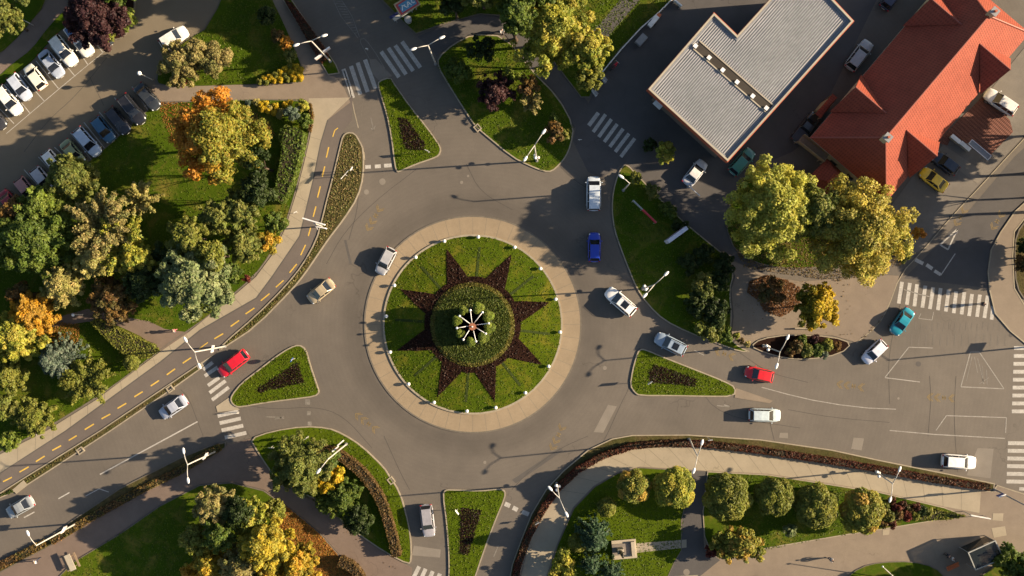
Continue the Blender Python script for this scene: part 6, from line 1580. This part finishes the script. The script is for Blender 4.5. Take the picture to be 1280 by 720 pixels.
T(376, 582, 37, 8, 'olive', 'large grey olive tree at the lower left roundabout lawn', k=30, leaf=.18)
T(412, 574, 14, 4, 'green', 'green bush behind the bright yellow bush', kind='bush')
T(420, 592, 14, 3.2, 'yellow', 'brilliant yellow bush on the roundabout lawn', kind='bush', leaf=.2)
T(408, 605, 12, 3, 'yellow', 'smaller brilliant yellow bush left of the other', kind='bush', leaf=.2)
T(428, 622, 24, 3.2, 'green', 'green shrub mass below the yellow bushes', kind='shrub')
T(450, 648, 19, 3.0, 'darkgreen', 'dark green shrub at the lower tip of the roundabout lawn', kind='shrub')
T(405, 628, 14, 2.2, 'green', 'low green shrub at the path side of the roundabout lawn', kind='shrub')
T(378, 616, 7, 1.6, 'sage', 'small grey green plant on the path edge', kind='bush')
# ball trees, lower right
for (x, y, r, pal, l, h) in [(792, 608, 22, 'bronze', 'round green tree with bronze yellow top, leftmost of the ball trees', 5.4), (842, 609, 27, 'yellowgreen', 'round yellow green tree second from left in the ball tree row', 5.6),
                          (909, 621, 30, 'hedgegreen', 'large round green tree right of the dark path', 4.6), (967, 621, 25, 'hedgegreen', 'round green tree fourth in the ball tree row', 4.3),
                          (1020, 633, 28, 'hedgegreen', 'round green tree with gold lower side, fifth in the row', 4.4), (1077, 638, 29, 'bronze', 'round tree with yellow right side, rightmost of the ball trees', 4.4)]:
    T(x, y, r, h, pal, l, name='ball_tree', group='clipped ball trees in the lower right', k=26, shag=.16, dens=2.0, flat=.9, leaf=.22)
shrub(758, 634, 13, 2.2, 'hedgegreen', 'small clipped ball shrub left of the bronze ball tree')
conifer(742, 671, 25, 6.6, 'fir', 'blue green fir beside the monument', leaf=.24, tiers=9, arms=14)
conifer(764, 716, 18, 5.5, 'fir', 'blue green fir at the bottom edge below the monument')
shrub(722, 678, 13, 2.2, 'hedgegreen', 'round olive shrub left of the fir')
T(704, 710, 21, 3.2, 'yellowgreen', 'round yellow green shrub at the bottom left of the monument lawn', kind='shrub', k=14)
conifer(740, 706, 17, 5.5, 'fir', 'dark fir behind the monument')
T(926, 680, 30, 4.0, 'bronze', 'wide yellow green tree below the large round green tree', k=18, ell=(1.15, .7), openness=.15)
T(889, 688, 9, 1.6, 'red', 'deep red bush at the tip of the dark path', kind='bush')
T(986, 662, 9, 2, 'sage', 'spiky grey green plant between two ball trees', kind='bush')
rnd = random.Random(4)
for i, (x, y, c) in enumerate([(1106, 632, 'hedgegreen'), (1114, 626, 'rust'), (1121, 634, 'red'), (1128, 630, 'rust'), (1136, 636, 'brown'), (1144, 634, 'rust'), (1112, 645, 'olive'), (1122, 643, 'brown'), (1133, 645, 'red'), (1144, 644, 'hedgegreen'), (1152, 638, 'darkgreen'), (1160, 640, 'hedgegreen'), (1104, 655, 'brown'), (1115, 655, 'rust'), (1105, 644, 'hedgegreen')]):
    lab = {'hedgegreen': 'small yellow green bush in the mixed bed right of the ball trees', 'rust': 'small rust red bush in the mixed bed right of the ball trees', 'red': 'small bright red bush in the mixed bed right of the ball trees', 'brown': 'small brown bush in the mixed bed right of the ball trees', 'olive': 'small olive bush in the mixed bed right of the ball trees', 'darkgreen': 'small dark green bush in the mixed bed right of the ball trees'}[c]
    shrub(x, y, 6+rnd.random()*2, 1.2, c, lab, group='mixed bushes right of the ball trees', tight=False)
T(1256, 698, 20, 3.5, 'green', 'leafy green bush beside the bus shelter', kind='bush', leaf=.3)
T(1275, 712, 20, 3.5, 'green', 'leafy green bush in the bottom right corner', kind='bush', leaf=.3)
# right side
T(966, 262, 58, 12, [(.47, .48, .09), (.40, .41, .08), (.30, .32, .06), (.54, .51, .08)], 'huge yellow green tree left of the red roofed house', k=60, leaf=.22, dens=1.3)
T(1076, 288, 62, 12, [(.50, .42, .08), (.40, .35, .07), (.45, .43, .08), (.30, .28, .06), (.54, .44, .08)], 'huge golden tree below the red roofed house', k=64, leaf=.22, dens=1.3)
T(1022, 262, 30, 11, 'olive', 'darker olive tree between the two huge trees')
T(1022, 382, 30, 6, [(.60, .43, .03), (.52, .38, .03), (.16, .17, .02), (.50, .38, .03)], 'yellow tree with green left side in front of the stone ledge', k=20, lobepal=lambda x, y, r: 2 if x < -.25 else r.choice([0, 1, 3]))
T(1147, 291, 8.5, 3.5, 'orange', 'small orange ball tree beside the side street', k=8)
T(830, 190, 14, 3.5, 'yellowgreen', 'olive yellow bush below the hall corner', kind='bush', ell=(.8, 1.3))
T(812, 182, 10, 2, 'darkgreen', 'dark low bush left of the olive yellow bush', kind='bush')
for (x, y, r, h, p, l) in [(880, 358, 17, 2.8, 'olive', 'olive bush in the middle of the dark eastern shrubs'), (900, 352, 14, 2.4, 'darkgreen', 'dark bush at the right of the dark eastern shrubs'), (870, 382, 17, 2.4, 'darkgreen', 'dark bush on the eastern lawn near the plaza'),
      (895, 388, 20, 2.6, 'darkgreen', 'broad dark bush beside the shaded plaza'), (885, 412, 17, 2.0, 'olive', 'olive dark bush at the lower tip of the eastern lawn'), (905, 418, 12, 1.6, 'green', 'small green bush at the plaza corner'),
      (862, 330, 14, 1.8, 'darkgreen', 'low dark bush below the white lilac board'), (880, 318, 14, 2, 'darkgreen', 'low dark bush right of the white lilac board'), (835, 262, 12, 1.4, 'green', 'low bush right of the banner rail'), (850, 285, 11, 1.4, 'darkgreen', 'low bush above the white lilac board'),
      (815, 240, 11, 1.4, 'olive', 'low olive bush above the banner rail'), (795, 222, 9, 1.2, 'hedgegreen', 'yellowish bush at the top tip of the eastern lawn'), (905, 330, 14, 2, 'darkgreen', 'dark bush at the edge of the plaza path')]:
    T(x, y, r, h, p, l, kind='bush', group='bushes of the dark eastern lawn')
T(968, 362, 20, 2.6, 'brown', 'low russet bush on the plaza left of the yellow tree', kind='bush', openness=.4, shag=.5)
for (x, y, r, p, l) in [(996, 433, 9, 'brown', 'russet bush in the lens shaped bed'), (1008, 438, 9, 'olive', 'olive bush in the lens shaped bed'), (1018, 424, 7, 'purple', 'purple grey bush in the lens shaped bed'), (1022, 438, 9, 'green', 'green bush in the lens shaped bed'), (1034, 431, 8, 'hedgegreen', 'yellow green bush in the lens shaped bed'), (1046, 432, 7, 'brown', 'russet bush at the right tip of the lens shaped bed'), (988, 440, 7, 'brown', 'brown bush in the lens shaped bed'), (1002, 425, 7, 'green', 'green bush at the upper side of the lens shaped bed'),
      (920, 420, 5, 'yellowgreen', 'first small yellow bush on the kerb left of the lens shaped bed'), (926, 426, 4.5, 'brown', 'brown tuft on the kerb left of the lens shaped bed'), (934, 430, 4.5, 'pale', 'pale tuft on the kerb left of the lens shaped bed'), (1030, 444, 6, 'bluegreen', 'grey green bush at the road side of the lens shaped bed')]:
    shrub(x, y, r, 1.3, p, l, group='bushes of the lens shaped bed', tight=False)
for (x, y, r, h, p, l) in [(1276, 330, 12, 2, 'brown', 'brown bush at the right picture edge'), (1278, 308, 10, 2, 'darkgreen', 'dark bush at the right picture edge'), (1130, 320, 9, 1.4, 'hedgegreen', 'low plant by the side street kerb'), (1082, 262, 10, 2, 'olive', 'olive bush under the huge golden tree')]:
    T(x, y, r, h, p, l, kind='bush')
# unseen trees added just outside the frame to cast shade into it
OFF = [(1345, 205, 46, 13), (1380, 255, 48, 13), (1330, 240, 30, 9), (1352, 318, 34, 8), (1420, 150, 55, 13), (1325, 160, 26, 8), (1336, 745, 40, 9), (1240, 760, 34, 9), (1160, 765, 36, 10), (960, 770, 36, 10), (140, -38, 40, 10), (318, -42, 34, 11), (225, -60, 40, 12), (20, -40, 40, 10), (482, -42, 34, 12), (540, -30, 26, 10), (575, -42, 42, 13), (602, -24, 32, 14), (520, -50, 34, 12), (632, -38, 44, 14), (668, -20, 30, 14), (700, -60, 40, 12), (780, -30, 30, 9), (-50, 430, 40, 9), (-45, 300, 40, 9)]
for i, (x, y, r, h) in enumerate(OFF):
    T(x, y, r, h, 'olive' if i % 2 else 'green', 'tree added outside the picture to cast shade across the scene', leaf=.34, dens=2.0, group='trees outside the frame')
